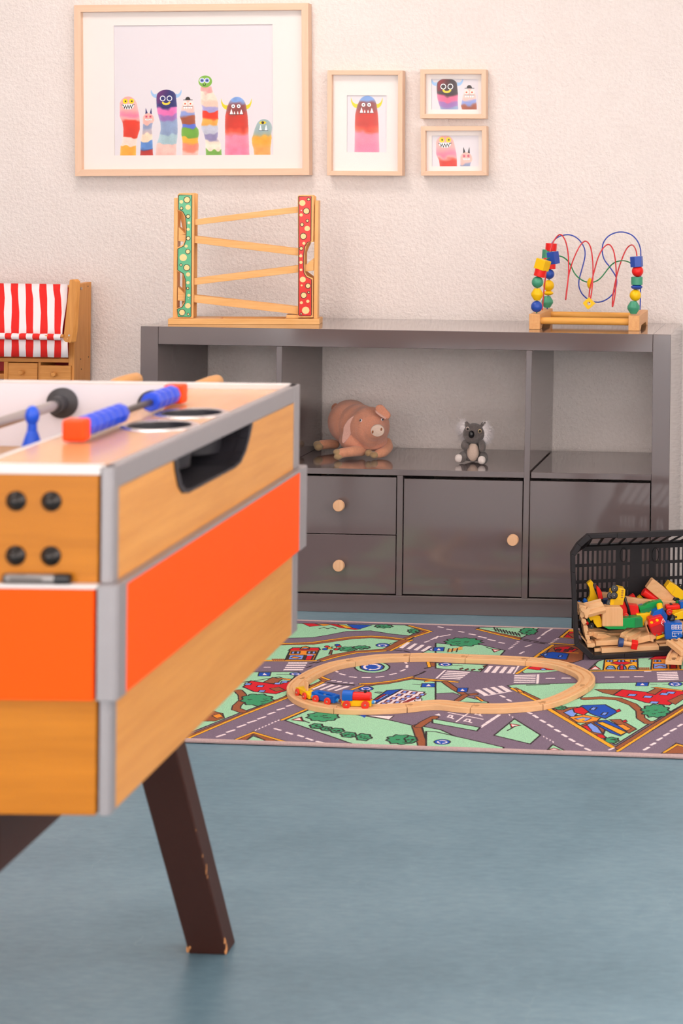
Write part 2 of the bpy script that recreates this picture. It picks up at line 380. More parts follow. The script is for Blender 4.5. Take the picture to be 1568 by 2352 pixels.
def fig(cv, kind, f, s, dark=False):
    E = lambda x, y, r, c: cv.ell(*f(x, y), r*s, r*s, c)
    Pl = lambda pts, c: cv.poly([f(*p) for p in pts], c)
    Ln = lambda pts, w, c='#2A2526': cv.line([f(*p) for p in pts], c, w*s)
    if kind == 1:
        worm(cv, crown(596, 385, 55)+[(655, 387, 56), (720, 393, 62), (760, 403, 54), (800, 405, 52), (840, 398, 46), (880, 391, 46), (905, 384, 49), (962, 382, 50)],
             [(0, '#F0AFA8', 1), (690, '#F07F9C', 40), (728, '#EFA5A0', 20), (742, '#DA3E2C', 14), (838, '#DB4430', 8), (845, '#F0D5C8', 8), (899, '#F3A63E', 8)], f, s)
        for x in (367, 406): E(x, 626, 15, '#F1D71B'); E(x+2, 626, 5, '#4A2A20')
        Pl([(347, 645), (423, 645), (417, 664), (402, 675), (368, 675), (352, 662)], '#FFFFFF')
        Ln([(347, 648), (358, 652), (362, 670), (369, 650), (376, 673), (384, 650), (391, 673), (398, 650), (406, 670), (411, 650), (423, 647)], 4)
    if kind == 2:
        Pl([(492, 706), (494, 667), (507, 703)], '#343268' if not dark else '#2B2A2E'); Pl([(519, 703), (529, 667), (532, 707)], '#343268' if not dark else '#2B2A2E')
        worm(cv, crown(700, 510, 36)+[(745, 511, 36), (770, 505, 30), (800, 502, 29), (830, 502, 32), (870, 498, 37), (962, 497, 41)],
             [(0, '#F1B7AB', 1), (764, '#8E99B8', 10), (800, '#C3B2B6', 20), (818, '#F4D8BC', 10), (868, '#5E8ACB', 8), (915, '#4A62A0', 8), (922, '#B53A34', 10)], f, s)
        for x in (498, 523): E(x, 722, 9, '#EE7F8E'); E(x, 722, 3, '#8A2A38')
        Pl([(490, 736), (531, 736), (531, 745), (494, 746)], '#FFFFFF')
        for x in (498, 505, 512, 519, 526): Ln([(x, 736), (x, 745)], 1.6)
    if kind == 3:
        for sg in (-1, 1):
            Pl([(622+sg*(x-622), y) for x, y in [(716, 555), (718, 572), (712, 590), (700, 603), (684, 608), (681, 580), (693, 585), (704, 578), (711, 567)]], '#9CC2E8')
        nv, pr = ('#30326C', '#7C2F70') if not dark else ('#3A2E33', '#B02A34')
        worm(cv, crown(556, 622, 62, h=42)+[(620, 622, 63), (660, 625, 64), (690, 626, 62), (720, 630, 58), (760, 637, 54), (800, 639, 53), (850, 632, 58), (900, 620, 63), (962, 617, 65)],
             [(0, nv, 1), (664, '#E873B4' if not dark else '#F06A90', 16), (704, '#9A70B2', 14), (740, '#8B9EC0', 14), (825, '#A6C2CA', 12), (888, '#F1BCB2', 10)], f, s)
        # a wash of plum over one shoulder
        (x0, y0), (x1, y1) = f(560, 556), f(640, 640); q = cv.win(x0, y0, x1, y1)
        if q:
            sl, xx, yy = q; base = cv.a[sl]; isn = np.abs(base-cv.rgb(nv)).sum(-1) < .35
            k = np.clip(1.2-((xx-x0)/(x1-x0))*.9-((yy-y0)/(y1-y0))*.5, 0, 1)*isn; cv.put(sl, k*.9, pr)
        for x in (600, 642): E(x, 610, 17, '#FFFFFF'); E(x, 610, 12.5, nv)
        cv.line([f(x, y) for x, y in [(601, 636), (607, 643), (620, 646), (634, 643), (642, 635)]], '#F0D246', 12*s)
    if kind == 4:
        worm(cv, crown(622, 756, 34)+[(665, 756, 40), (700, 754, 44), (725, 753, 48), (755, 758, 43), (780, 762, 42), (805, 768, 54), (835, 768, 55), (870, 768, 49), (900, 771, 51), (962, 768, 50)],
             [(0, '#F1C3BA', 1), (688, '#8C9CD6', 12), (714, '#A2553E', 16), (764, '#5B70CE', 8), (790, '#6EA53F', 10), (848, '#F6AC3C', 10), (884, '#F08872', 16), (936, '#F3BDB2', 14)], f, s)
        Pl([(756+16*cos(a), 619-18*sin(a)) for a in np.linspace(0, pi, 10)], '#35302F'); Ln([(729, 620), (784, 620)], 3)
        for x in (740, 773): E(x, 642, 15, '#F6E3DC'); E(x-1, 644, 5, '#E4572E')
        for x in (735, 749, 764, 777): Pl([(x-7, 662), (x+7, 662), (x, 677)], '#FFFFFF')
        Ln([(727, 661), (785, 661)], 3)
    if kind == 5:
        worm(cv, [(538, 870, 34), (560, 871, 37), (580, 876, 41), (610, 886, 50), (640, 890, 54), (670, 895, 50), (700, 894, 50), (740, 895, 50), (770, 888, 50), (800, 890, 54), (830, 897, 44), (860, 900, 40), (890, 910, 48), (962, 915, 50)],
             [(0, '#F0A5A0', 1), (571, '#F3D9C7', 10), (618, '#EFC8B5', 8), (656, '#A49ECF', 12), (688, '#E63C28', 8), (735, '#F4A64C', 16), (770, '#BEC1D0', 12), (822, '#8F88B0', 10), (862, '#F0DCC9', 12), (926, '#76AA4C', 8)], f, s)
        worm(cv, crown(470, 865, 43)+[(513, 865, 43), (530, 866, 38), (541, 867, 30), (542, 867, -9)], [(0, '#7FB44A', 1)], f, s) if False else cv.ell(*f(865, 507), 42*s, 37*s, '#80B44C')
        for x in (845, 876): E(x, 501, 16, '#F4F2F8'); E(x, 501, 12, '#7186CC'); E(x, 501, 4.5, '#23223A')
        cv.line([f(x, y) for x, y in [(852, 522), (853, 530), (859, 533), (865, 530), (866, 522)]], '#222', 4*s) if False else Ln([(852, 522), (853, 530), (859, 533), (865, 530), (866, 522)], 4)
    if kind == 6:
        for sg in (-1, 1):
            Pl([(1057+sg*(x-1057), y) for x, y in [(1152, 612), (1151, 640), (1143, 664), (1130, 678), (1112, 683), (1108, 655), (1125, 655), (1139, 645), (1147, 628)]], '#DDD028')
        worm(cv, crown(603, 1060, 56, h=60)+[(665, 1058, 60), (720, 1056, 70), (780, 1057, 73), (850, 1058, 74), (962, 1059, 77)],
             [(0, '#7DA2DC', 1), (640, '#8C4846', 26), (700, '#CC3A2E', 30), (806, '#EE5F45', 30), (828, '#F289A4', 26), (900, '#F2809F', 30)], f, s)
        for x in (1037, 1071): E(x, 661, 11.5, '#FFFFFF'); E(x, 661, 4.5, '#2B2233')
        for a, bq, h in ((1015, 1036, 676), (1039, 1051, 690), (1059, 1071, 690), (1076, 1098, 680)): Pl([(a, 711), ((a+bq)/2, h), (bq, 711)], '#FFFFFF')
        Ln([(1012, 712), (1100, 712)], 3)
    if kind == 7:
        worm(cv, crown(742, 1226, 50)+[(795, 1224, 54), (830, 1216, 56), (860, 1212, 62), (890, 1210, 60), (925, 1213, 53), (962, 1215, 51)],
             [(0, '#98AFB0', 1), (822, '#A9A886', 30), (838, '#EFA63C', 22), (900, '#F3A25A', 40)], f, s)
        Pl([(1196, 765), (1208, 755), (1230, 754), (1243, 764), (1230, 773), (1208, 773)], '#EBD222'); E(1219, 764, 8.5, '#3A2A22')
        for a, bq in ((1197, 1212), (1231, 1247)): Pl([(a, 810), ((a+bq)/2+1, 775), (bq, 810)], '#FFFFFF')
        Ln([(1196, 812), (1251, 812)], 2.5)

def picture(label, TL, TR, BR, BL, bar, opn, cv, dep=.036):
    "TL.. outer corners of the frame's front face; opn: art opening in the photograph"
    Yf = WALLY-dep; P = [at(*q, Y=Yf) for q in (TL, TR, BR, BL)]
    c = sum(P, Vector())/4; w = ((P[1]-P[0]).length+(P[2]-P[3]).length)/2; h = ((P[0]-P[3]).length+(P[1]-P[2]).length)/2
    ang = atan2((P[1]-P[0]).z+(P[2]-P[3]).z, (P[1]-P[0]).x+(P[2]-P[3]).x)
    t = thing('framed_print', label, 'picture', (c.x, WALLY, c.z), 0, 'framed prints on the wall'); t.rotation_euler = (0, -ang, 0)
    W2, H2 = w/2, h/2; y0, y1 = -dep, -.001
    for k, (pts, ax) in enumerate((([(-W2, H2), (W2, H2), (W2-bar, H2-bar), (-W2+bar, H2-bar)], 0), ([(-W2, -H2), (W2, -H2), (W2-bar, -H2+bar), (-W2+bar, -H2+bar)], 0),
                     ([(-W2, -H2), (-W2, H2), (-W2+bar, H2-bar), (-W2+bar, -H2+bar)], 2), ([(W2, -H2), (W2, H2), (W2-bar, H2-bar), (W2-bar, -H2+bar)], 2))):
        MB().prism([(x, y0, z) for x, z in pts], (0, y1-y0, 0)).build('frame_bar', WF[ax], t, bev=.0006)
    ym = y0+.017
    inv = t_inv = Matrix.Rotation(-ang, 4, 'Y').inverted()
    oc = [inv @ (at(*q, Y=WALLY+ym)-Vector((c.x, WALLY, c.z))) for q in opn]
    l, r_ = (oc[0].x+oc[3].x)/2, (oc[1].x+oc[2].x)/2; tp, bo = (oc[0].z+oc[1].z)/2, (oc[2].z+oc[3].z)/2
    mb = MB(); a, b_ = W2-bar+.002, H2-bar+.002
    for lo, hi in (((-a, tp), (a, b_)), ((-a, -b_), (a, bo)), ((-a, bo), (l, tp)), ((r_, bo), (a, tp))): mb.box((lo[0], ym, lo[1]), (hi[0], ym+.002, hi[1]))
    mb.build('mat_board', MATB, t)
    MB().box((-a, ym+.006, -b_), (a, ym+.008, b_)).build('backing', MATB, t)
    quad('print', [(l-.004, ym+.0035, tp+.004), (r_+.004, ym+.0035, tp+.004), (r_+.004, ym+.0035, bo-.004), (l-.004, ym+.0035, bo-.004)], print_mat('print_'+label[:12], cv.image('art'), .7), t)
    MB().box((-a, y0+.005, -b_), (a, y0+.0065, b_)).build('glass', GLASS, t)
    return t
c1 = lambda x, y: (150+x/2.703, y/2.703); c2 = lambda x, y: (730+x/3.733, 140+y/3.733)
PAP = '#DFD9DE'
cv = Canvas(1000, 820, PAP); f = lambda x, y: (x-293, y-150)
for k in (1, 2, 3, 4, 5, 6, 7): fig(cv, k, f, 1)
cv.a[813:] = cv.a[813:]*1
picture('large pale wood frame with a row of seven colourful painted creatures', (167.8, 12.2), (705.5, 6.5), (711.5, 402.5), (174, 404.5), .0205, [c1(298, 157), c1(1284, 153), c1(1291, 960), c1(307, 966)], cv)
cv = Canvas(700, 1000, PAP); f = lambda x, y: ((415+(x-1057)*1.384-243)*2, (303+(y-603)*1.337-290)*2); fig(cv, 6, f, 2.7)
picture('upright pale wood frame with one red and pink horned creature', (751, 161.5), (923.4, 161.5), (924, 404), (751, 402.5), .0137, [c2(247, 294), c2(588, 296), c2(588, 784), c2(249, 781)], cv)
cv = Canvas(820, 540, PAP); f = lambda x, y: ((1105+(x-622)*1.4-966)*2, (156+(y-556)*1.24-151)*2); fig(cv, 3, f, 2.75, True)
f = lambda x, y: ((1292+(x-757)*1.38-966)*2, (213+(y-603)*1.38-151)*2); fig(cv, 4, f, 2.75)
picture('small wood frame with a horned creature beside one in a bowler hat', (963.9, 159.3), (1115, 159.3), (1115.8, 272.6), (965.2, 272), .0137, [c2(970, 155), c2(1372, 155), c2(1372, 415), c2(972, 416)], cv)
cv = Canvas(820, 540, PAP); f = lambda x, y: ((1095+(x-390)*1.4-970)*2, (643+(y-596)*1.26-636)*2); fig(cv, 1, f, 2.75)
f = lambda x, y: ((1264+(x-510)*1.4-970)*2, (782+(y-700)*1.36-636)*2); fig(cv, 2, f, 2.8, True)
picture('small wood frame with a pink toothy creature beside a little eared one', (965.7, 290), (1116.3, 289.2), (1117.1, 403.3), (966.8, 403.3), .0137, [c2(975, 640), c2(1376, 640), c2(1376, 904), c2(976, 902)], cv)

# ------------------------------------------------------------------ marble run
MR = thing('marble_run', 'wooden zigzag ball track toy with a green and a red spotted post on the shelf', 'toy', (.0515, .067, .79), radians(10.4))
W2_ = wood('run_pine', '#F3C183', '#DE9F56', 0, contrast=.45); W2z = wood('run_pine_upright', '#F3C183', '#DE9F56', 2, contrast=.45)
def R(cx, cy): return ((cx-60)/3320, .0165+(1216-cy)/3250)
mb = MB(); mb.box((0, 0, 0), (.4195, .013, .0165)).box((0, .075, 0), (.4195, .088, .0165)).box((0, .013, 0), (.14, .075, .0165)).box((.32, .013, 0), (.4195, .075, .0165)).box((.14, .013, 0), (.32, .075, .006))
mb.build('base', W2_, MR, bev=.0012)
def spotted(name, wood_o, paint, hexcol, spots, y0, y1, mirror):
    pts = [(R(x, y)[0], y0, R(x, y)[1]) for x, y in wood_o]
    pn = MB().prism(pts, (0, y1-y0, 0)).build('post_panel', W2z, MR, bev=.0012)
    if paint:
        P = [(R(x, y)) for x, y in paint]
        MB().prism([(x, y0-.0003, z) for x, z in P], (0, .0006, 0)).build('painted_face', mat(name, hexcol, .3), pn)
        lp = P+[P[0]]; MB().tube([(x, y0-.0003, z) for x, z in lp], .0010, 6).build('painted_outline', mat('ink', '#222018', .5), pn)
        sp = MB(); rg = MB(); ns = 0
        for cx, cy, r, ringed in spots:
            x, z = R(cx, cy); r = r/3280
            sp.cyl((x, y0-.0009, z), (x, y0-.0002, z), r, seg=20)
            if ringed: rg.tube([(x+r*1.1*cos(a)*.98, y0-.0006, z+r*1.1*sin(a)) for a in np.linspace(0, 2*pi, 22)[:-1]], .0009, 5, closed=True)
        sp.build('painted_spots', mat('spot_cream', '#F2D391', .4), pn, kind='stuff'); rg.build('painted_rings', mat('ink', '#222018', .5), pn, kind='stuff')
    return pn
GO = [(130, 75), (145, 57), (262, 55), (285, 62), (285, 1214), (130, 1214), (130, 1125), (175, 1105), (200, 1060), (207, 960), (203, 860), (180, 800), (130, 778), (130, 560), (180, 535), (205, 480), (207, 380), (200, 290), (170, 232), (130, 215)]
GP = [(140, 80), (150, 73), (262, 74), (264, 1195), (255, 1203), (145, 1200), (138, 1130), (182, 1112), (208, 1070), (215, 960), (211, 860), (192, 800), (138, 768), (138, 572), (192, 545), (211, 490), (216, 380), (206, 270), (180, 225), (140, 207)]
GS = [(218, 117, 26, 1), (166, 136, 16, 0), (168, 196, 12, 1), (227, 186, 23, 0), (229, 271, 16, 1), (237, 330, 13, 0), (231, 390, 14, 0), (232, 474, 16, 1), (214, 546, 14, 0), (230, 596, 19, 1), (188, 652, 33, 0), (168, 720, 10, 1), (221, 745, 26, 1), (234, 808, 19, 0), (234, 884, 15, 0), (232, 937, 10, 1), (243, 1001, 14, 0), (235, 1098, 25, 0), (182, 1160, 26, 1), (239, 1176, 9, 1)]
spotted('green_face', GO, GP, '#57B483', GS, .010, .017, 0)
RO = [(1237, 75), (1250, 62), (1368, 62), (1388, 75), (1386, 500), (1345, 505), (1322, 530), (1308, 600), (1305, 700), (1310, 780), (1330, 815), (1386, 838), (1390, 1205), (1250, 1208), (1246, 640)]
RP = [(1247, 75), (1362, 72), (1364, 490), (1330, 505), (1306, 545), (1298, 620), (1297, 720), (1303, 790), (1325, 825), (1374, 850), (1376, 1180), (1366, 1190), (1266, 1190), (1256, 1180), (1252, 640)]
RS = [(1281, 135, 28, 0), (1338, 100, 12, 1), (1319, 210, 26, 1), (1271, 247, 15, 0), (1329, 301, 12, 1), (1280, 337, 15, 1), (1328, 373, 25, 0), (1293, 446, 26, 1), (1299, 512, 14, 0), (1275, 560, 15, 1), (1271, 630, 14, 0), (1273, 690, 14, 0), (1275, 760, 12, 0), (1292, 850, 27, 0), (1341, 909, 21, 1), (1282, 905, 9, 0), (1348, 970, 9, 1), (1302, 997, 25, 1), (1281, 1066, 14, 0), (1341, 1053, 15, 0), (1322, 1138, 34, 0), (1280, 1170, 8, 1)]
spotted('red_face', RO, RP, '#E0271F', RS, .008, .015, 0)
sh_ = lambda L, dx=0: [(x+dx, y) for x, y in L]
spotted('', sh_([(130, 75), (145, 57), (262, 55), (285, 62), (285, 1214), (150, 1214), (150, 778), (205, 700), (205, 500), (150, 400), (130, 300)], 0), None, None, [], .060, .067, 0)
spotted('', sh_([(1237, 75), (1250, 62), (1368, 62), (1388, 75), (1386, 500), (1345, 505), (1308, 600), (1308, 780), (1386, 838), (1386, 1205), (1246, 1208)], 0), None, None, [], .060, .067, 0)
x0, z1 = R(95, 100); x1, _ = R(130, 0)
MB().box((x0, .016, .0165), (x1, .062, z1)).build('end_plate', W2z, MR, bev=.001)
x0, z1 = R(1412, 112); x1, _ = R(1442, 0)
MB().box((x0-.006, .016, .0165), (x1-.004, .062, z1)).build('end_plate', W2z, MR, bev=.001)
for (xa, ya, yb), (xc, yc, yd) in (((250, 303, 358), (1375, 150, 208)), ((135, 435, 500), (1290, 570, 635)), ((250, 850, 912), (1388, 700, 768)), ((135, 985, 1052), (1290, 1115, 1185))):
    a0, a1, b0, b1 = R(xa, ya), R(xa, yb), R(xc, yc), R(xc, yd)
    mb = MB()
    for yy in (.019, .050): mb.prism([(a0[0], yy, a0[1]), (b0[0], yy, b0[1]), (b1[0], yy, b1[1]), (a1[0], yy, a1[1])], (0, .008, 0))
    k = .007
    mb.prism([(a0[0], .026, a1[1]+k), (b0[0], .026, b1[1]+k), (b1[0], .026, b1[1]+.001), (a1[0], .026, a1[1]+.001)], (0, .026, 0))
    mb.build('ramp_rail', W2_, MR, bev=.0006)
for pts in ([(135, 370), (200, 436), (135, 440)], [(135, 925), (200, 990), (135, 995)], [(1388, 650), (1388, 705), (1325, 708)], ):
    MB().prism([(R(x, y)[0], .020, R(x, y)[1]) for x, y in pts], (0, .036, 0)).build('deflector', W2_, MR)
MB().prism([(R(x, y)[0], .02, R(x, y)[1]) for x, y in [(1138, 1182), (1250, 1182), (1250, 1214), (1138, 1214)]], (0, .04, 0)).build('landing_block', W2_, MR)
for x, y in ((237, 328), (238, 476), (238, 886), (240, 1033), (1272, 204), (1273, 613), (1272, 760), (1316, 1170), (203, 1176)):
    p = R(x, y); MB().cyl((p[0], .0085, p[1]), (p[0], .0065 if x > 1000 else .0088, p[1]), .0013, seg=10).build('screw', STEEL, MR)

# ------------------------------------------------------------------ bead maze
BM = thing('bead_maze', 'wooden bead maze toy with blue, red and green looping wires on the shelf', 'toy', (1.077, .10, .79))
BMo = Vector(BM.location)
g = lambda x, y, Y: at(1180+x/4.612, 510+y/4.612, Y=Y)-BMo
MZ = wood('maze_pine', '#E8B478', '#D2925A', 1, contrast=.5); MZx = wood('maze_rod', '#EDB25E', '#D9953C', 0, contrast=.5)
for xa, xb in ((0.0005, .0315), (.283, .3145)):
    pts = [(0, 0), (.035, 0), (.055, .012), (.175, .012), (.195, 0), (.232, 0), (.232, .0435), (0, .0435)]
    MB().prism([(xa, y, z) for y, z in pts], (xb-xa, 0, 0)).build('end_block', MZ, BM, bev=.0012)
for y, z in ((.022, .0235), (.205, .026)): MB().cyl((.030, y, z), (.285, y, z), .0102).build('dowel', MZx, BM, smooth=True)
YF, YB, YM = .118, .30, .20
def wire(name, pts, mt, r=.0019): return MB().tube(catmull(pts, 10), r, 10).build(name, mt, BM, smooth=True)
WRr = mat('wire_red', '#C8202A', .25); WRb = mat('wire_blue', '#1F3FA5', .25); WRg = mat('wire_green', '#16824A', .25)
bl = [(350, 935, 1), (358, 840, 1), (368, 680, 1), (376, 550, 1), (392, 430, 1), (385, 340, 1), (393, 265, 1), (405, 222, 1), (450, 170, 1), (520, 140, 1), (600, 138, 1), (680, 180, 1), (738, 260, 1), (753, 340, 1), (738, 430, .9), (708, 540, .8), (688, 620, .75), (690, 690, .7), (725, 765, .65), (790, 820, .6), (870, 848, .6), (950, 835, .65), (1030, 780, .7), (1080, 690, .75), (1082, 590, .8), (1020, 485, .9), (958, 400, 1), (935, 310, 1), (947, 220, 1), (1000, 150, 1), (1080, 112, 1), (1165, 108, 1), (1245, 137, 1), (1303, 195, 1), (1335, 270, 1), (1343, 360, 1), (1340, 700, 1), (1334, 930, 1)]
wire('wire', [g(x, y, YF+(YB-YF)*k) for x, y, k in bl], WRb)
gr_ = [(240, 965, 0), (242, 890, 0), (244, 765, 0), (250, 637, 0), (277, 540, 0), (305, 455, 0), (345, 398, .15), (410, 370, .3), (480, 360, .4), (540, 385, .45), (590, 440, .5), (640, 540, .5), (700, 602, .5), (770, 635, .5), (850, 633, .5), (920, 590, .5), (1000, 490, .5), (1060, 432, .45), (1140, 410, .3), (1210, 422, .1), (1260, 460, 0), (1300, 530, 0), (1300, 620, 0), (1298, 688, 0), (1285, 775, 0), (1266, 905, 0), (1264, 975, 0)]
wire('wire', [g(x, y, YF+(YB-YF)*k) for x, y, k in gr_], WRg)
rd = [(300, 935, .3), (318, 720, .35), (345, 500, .45), (380, 320, .6), (425, 195, .7), (488, 133, .7), (540, 190, .6), (570, 310, .4), (578, 450, .2), (572, 620, .05), (548, 820, 0), (560, 700, .15), (590, 520, .4), (640, 370, .6), (700, 250, .7), (758, 203, .7), (808, 260, .6), (832, 400, .4), (836, 560, .2), (822, 740, .05), (798, 850, 0), (800, 730, .15), (845, 540, .4), (890, 380, .6), (945, 275, .7), (1005, 238, .7), (1052, 300, .6), (1076, 430, .4), (1082, 600, .2), (1068, 780, .05), (1043, 895, 0), (1050, 760, .15), (1090, 560, .4), (1140, 400, .6), (1195, 280, .7), (1250, 243, .6), (1288, 290, .4), (1302, 365, .2), (1303, 420, .06)]
wire('wire', [g(x, y, YF+(YB-YF)*k) for x, y, k in rd], WRr)
def bead(shape, x, y, Y, mt, rx=62, ry=None, tilt=0, ay='Z'):
    c = g(x, y, Y); s = 1/(4.612*3920.1/(Y+4.7)); rx_, ry_ = rx*s, (ry or rx)*s
    if shape == 'ball': prof = [(rx_*sin(a), -ry_*cos(a)) for a in np.linspace(0, pi, 15)]
    elif shape == 'bicone': prof = [(0, -ry_), (rx_*.5, -ry_), (rx_, -ry_*.2), (rx_, ry_*.2), (rx_*.5, ry_), (0, ry_)]
    elif shape == 'disc': prof = [(0, -ry_), (rx_*.4, -ry_), (rx_*.85, -ry_*.5), (rx_, 0), (rx_*.85, ry_*.5), (rx_*.4, ry_), (0, ry_)]
    else: prof = [(0, -ry_), (rx_, -ry_), (rx_, ry_), (0, ry_)]
    seg = {'cube': 4, 'hex': 6}.get(shape, 28)
    mt_ = Matrix.Translation(c) @ Matrix.Rotation(radians(tilt), 4, 'Y') @ (Matrix.Rotation(pi/2, 4, ay) if ay != 'Z' else Matrix()) @ Matrix.Rotation(radians(20), 4, 'Z')
    return MB().lathe(prof, mt_, seg=seg).build('bead', mt, BM, smooth=shape in ('ball', 'disc', 'cyl', 'bicone'), bev=.001 if shape in ('cube', 'hex', 'cyl') else 0)
for a in (('ball', 240, 895, YF, BEADB, 61, 62), ('bicone', 245, 765, YF, YEL, 64, 64), ('ball', 249, 637, YF, BEADG, 62), ('cyl', 277, 538, YF, RED, 62, 40, 14), ('cube', 302, 452, YF, YEL, 84, 56, 16),
          ('cube', 416, 380, YF+.05, BEADB, 66, 66, -8), ('bicone', 352, 845, YB, BEADG, 62, 62), ('disc', 364, 752, YB, YEL, 56, 25), ('ball', 366, 672, YB, YEL, 60), ('ball', 374, 552, YB, BEADB, 54),
          ('cyl', 397, 462, YB, RED, 44, 36), ('hex', 350, 340, YB, BEADG, 54, 48, 4), ('cyl', 393, 265, YB, RED, 60, 40, 4), ('cyl', 345, 395, YB-.06, RED, 34, 14),
          ('bicone', 1266, 905, YF, BEADG, 66, 68), ('ball', 1285, 775, YF, YEL, 62), ('disc', 1299, 688, YF, BEADB, 64, 27), ('cyl', 1301, 622, YF, BEADG, 62, 42), ('ball', 1309, 520, YF, RED, 62), ('hex', 1298, 420, YF, BEADB, 70, 56, -4),
          ('disc', 803, 650, YF+.09, YEL, 62, 28, 90)): bead(*a)
c = g(795, 862, YF); ss = 1/(4.612*3920.1/(YF+4.7))
q = [(68, 0), (0, 66), (-68, 6), (-8, -66)]
mb = MB(); n = 24; bmv = mb.bm
o1 = [Vector((0, 0, 0))]*0
def ring_sq(R_in, corners, y, th):
    outer = []
    for k in range(n):
        a = 2*pi*k/n; d = Vector((cos(a), sin(a))); best = 1e9
        for (x1, y1), (x2, y2) in zip(corners, corners[1:]+corners[:1]):
            den = d.x*(y2-y1)-d.y*(x2-x1)
            if abs(den) < 1e-9: continue
            t = (x1*(y2-y1)-y1*(x2-x1))/den
            if 0 < t < best: best = t
        outer.append(d*best)
    V = []
    for yy in (y-th/2, y+th/2):
        V.append([bmv.verts.new(c+Vector((p.x*ss, yy, p.y*ss))) for p in outer]); V.append([bmv.verts.new(c+Vector((R_in*cos(2*pi*k/n)*ss, yy, R_in*sin(2*pi*k/n)*ss))) for k in range(n)])
    for k in range(n):
        k2 = (k+1) % n
        bmv.faces.new((V[0][k], V[0][k2], V[1][k2], V[1][k])); bmv.faces.new((V[2][k], V[2][k2], V[3][k2], V[3][k]))
        bmv.faces.new((V[0][k], V[0][k2], V[2][k2], V[2][k])); bmv.faces.new((V[1][k], V[1][k2], V[3][k2], V[3][k]))
ring_sq(20, q, 0, .014); mb.build('bead', YEL, BM)
for yy in (.02, .205):
    for xx in (.3148,): pass

# ------------------------------------------------------------------ play shop with striped awning
g5 = lambda x, y, Y: at(x/4.612, 630+y/4.612, Y=Y)
xr = at(209, 760, Y=.385).x; XF = .27
PS = thing('play_shop', 'wooden play market stand with a red and white striped awning beside the shelf', 'toy shop', (xr-.42, .33, 0))
o_ = Vector(PS.location); Lo = lambda p: p-o_
zt = g5(955, 80, .385).z; ztf = g5(800, 110, XF).z
def side_panel(x, th):
    pts = [(XF, 0), (.385, 0), (.385, zt), (XF+.012, ztf), (XF, ztf-.01)]
    return MB().prism([Lo(Vector((x, y, z))) for y, z in pts], (-th, 0, 0)).build('side_panel', WS[2], PS, bev=.002)
spn = side_panel(xr, .018); side_panel(xr-.84, .018)
for x, y in ((853, 150), (930, 127), (853, 898), (936, 875), (860, 1005)):
    p = at(x/4.612, 630+y/4.612, X=xr); p = Lo(p)
    MB().cyl(p+Vector((-.002, 0, 0)), p+Vector((.0012 if y > 160 or x > 900 else .004, 0, 0)), .0022 if y > 160 or x > 900 else .004, seg=12).build('screw', STEEL if y == 150 else mat('screw_dark', '#7A5A3C', .4), PS)
xl = xr-.84
REDB = mat('red_board', '#B5141B', .5, var=.04)
MB().box(Lo(Vector((xl, .372, .3))), Lo(Vector((xr-.018, .38, zt-.01)))).build('back_panel', REDB, PS)
p = g5(70, 885, XF+.005); zs = p.z; zs2 = g5(70, 925, XF+.005).z
MB().box(Lo(Vector((xl, XF+.004, zs2))), Lo(Vector((xr-.018, .372, zs)))).build('shelf_board', WS[0], PS, bev=.001)
xd0 = g5(75, 1000, XF).x; xd1 = g5(393, 1000, XF).x; xd2 = g5(428, 1000, XF).x; xd3 = g5(765, 1000, XF).x
zb_ = zs2-.062
def drawer(xa, xb, fwd, zt_):
    d = MB().box(Lo(Vector((xa+.001, XF+.004-fwd, zb_))), Lo(Vector((xb-.001, XF+.016-fwd, zt_)))).build('drawer', WS[0], PS, bev=.0012)
    c = Lo(Vector(((xa+xb)/2, XF+.004-fwd, (zt_+zb_)/2+.002)))
    mt_ = Matrix.Translation(c) @ Matrix.Rotation(pi/2, 4, 'X')
    MB().lathe([(.004, 0), (.004, .004), (.0065, .007), (.0078, .011), (.006, .015), (0, .0165)], mt_).build('knob', WS[2], d, smooth=True)
drawer(xd0, xd1, 0, zs2-.003); drawer(xd2, xd3, .012, zs2-.008)
for xa, xb in ((xd0-.012, xd0), (xd1+.001, xd2-.001)): MB().box(Lo(Vector((xa, XF+.004, zb_-.01))), Lo(Vector((xb, .372, zs2)))).build('upright', WS[2], PS, bev=.001)
MB().box(Lo(Vector((xl, XF+.004, zb_-.03))), Lo(Vector((xr-.018, .372, zb_-.002)))).build('shelf_board', WS[0], PS, bev=.001)
zz = g5(0, 1045, .35).z; MB().box(Lo(Vector((xl, XF+.03, zz-.012))), Lo(Vector((xd0-.012, .372, zz+.004)))).build('shelf_board', WS[0], PS, bev=.001)
MB().box(Lo(Vector((xl, XF-.06, .50))), Lo(Vector((xr-.018, .372, .52)))).build('counter', WS[0], PS, bev=.002)
# awning
m, nt, b = nodes('striped_cotton'); tc = nt.nodes.new('ShaderNodeTexCoord'); sx = nt.nodes.new('ShaderNodeSeparateXYZ'); link(nt, tc.outputs['UV'], sx.inputs[0])
fr_ = nt.nodes.new('ShaderNodeMath'); fr_.operation = 'FRACT'; link(nt, sx.outputs[0], fr_.inputs[0]); gt = nt.nodes.new('ShaderNodeMath'); gt.operation = 'GREATER_THAN'; gt.inputs[1].default_value = .5
link(nt, fr_.outputs[0], gt.inputs[0]); mx = nt.nodes.new('ShaderNodeMix'); mx.data_type = 'RGBA'; link(nt, gt.outputs[0], mx.inputs['Factor'])
mx.inputs['A'].default_value = (*lin('#E3211B'), 1); mx.inputs['B'].default_value = (*lin('#F2E8EA'), 1); link(nt, mx.outputs['Result'], b.inputs['Base Color'])
b.inputs['Roughness'].default_value = .85; bump(nt, b, tex_noise(nt, 900, 2).outputs['Fac'], .2, .0004); STRIPE = m
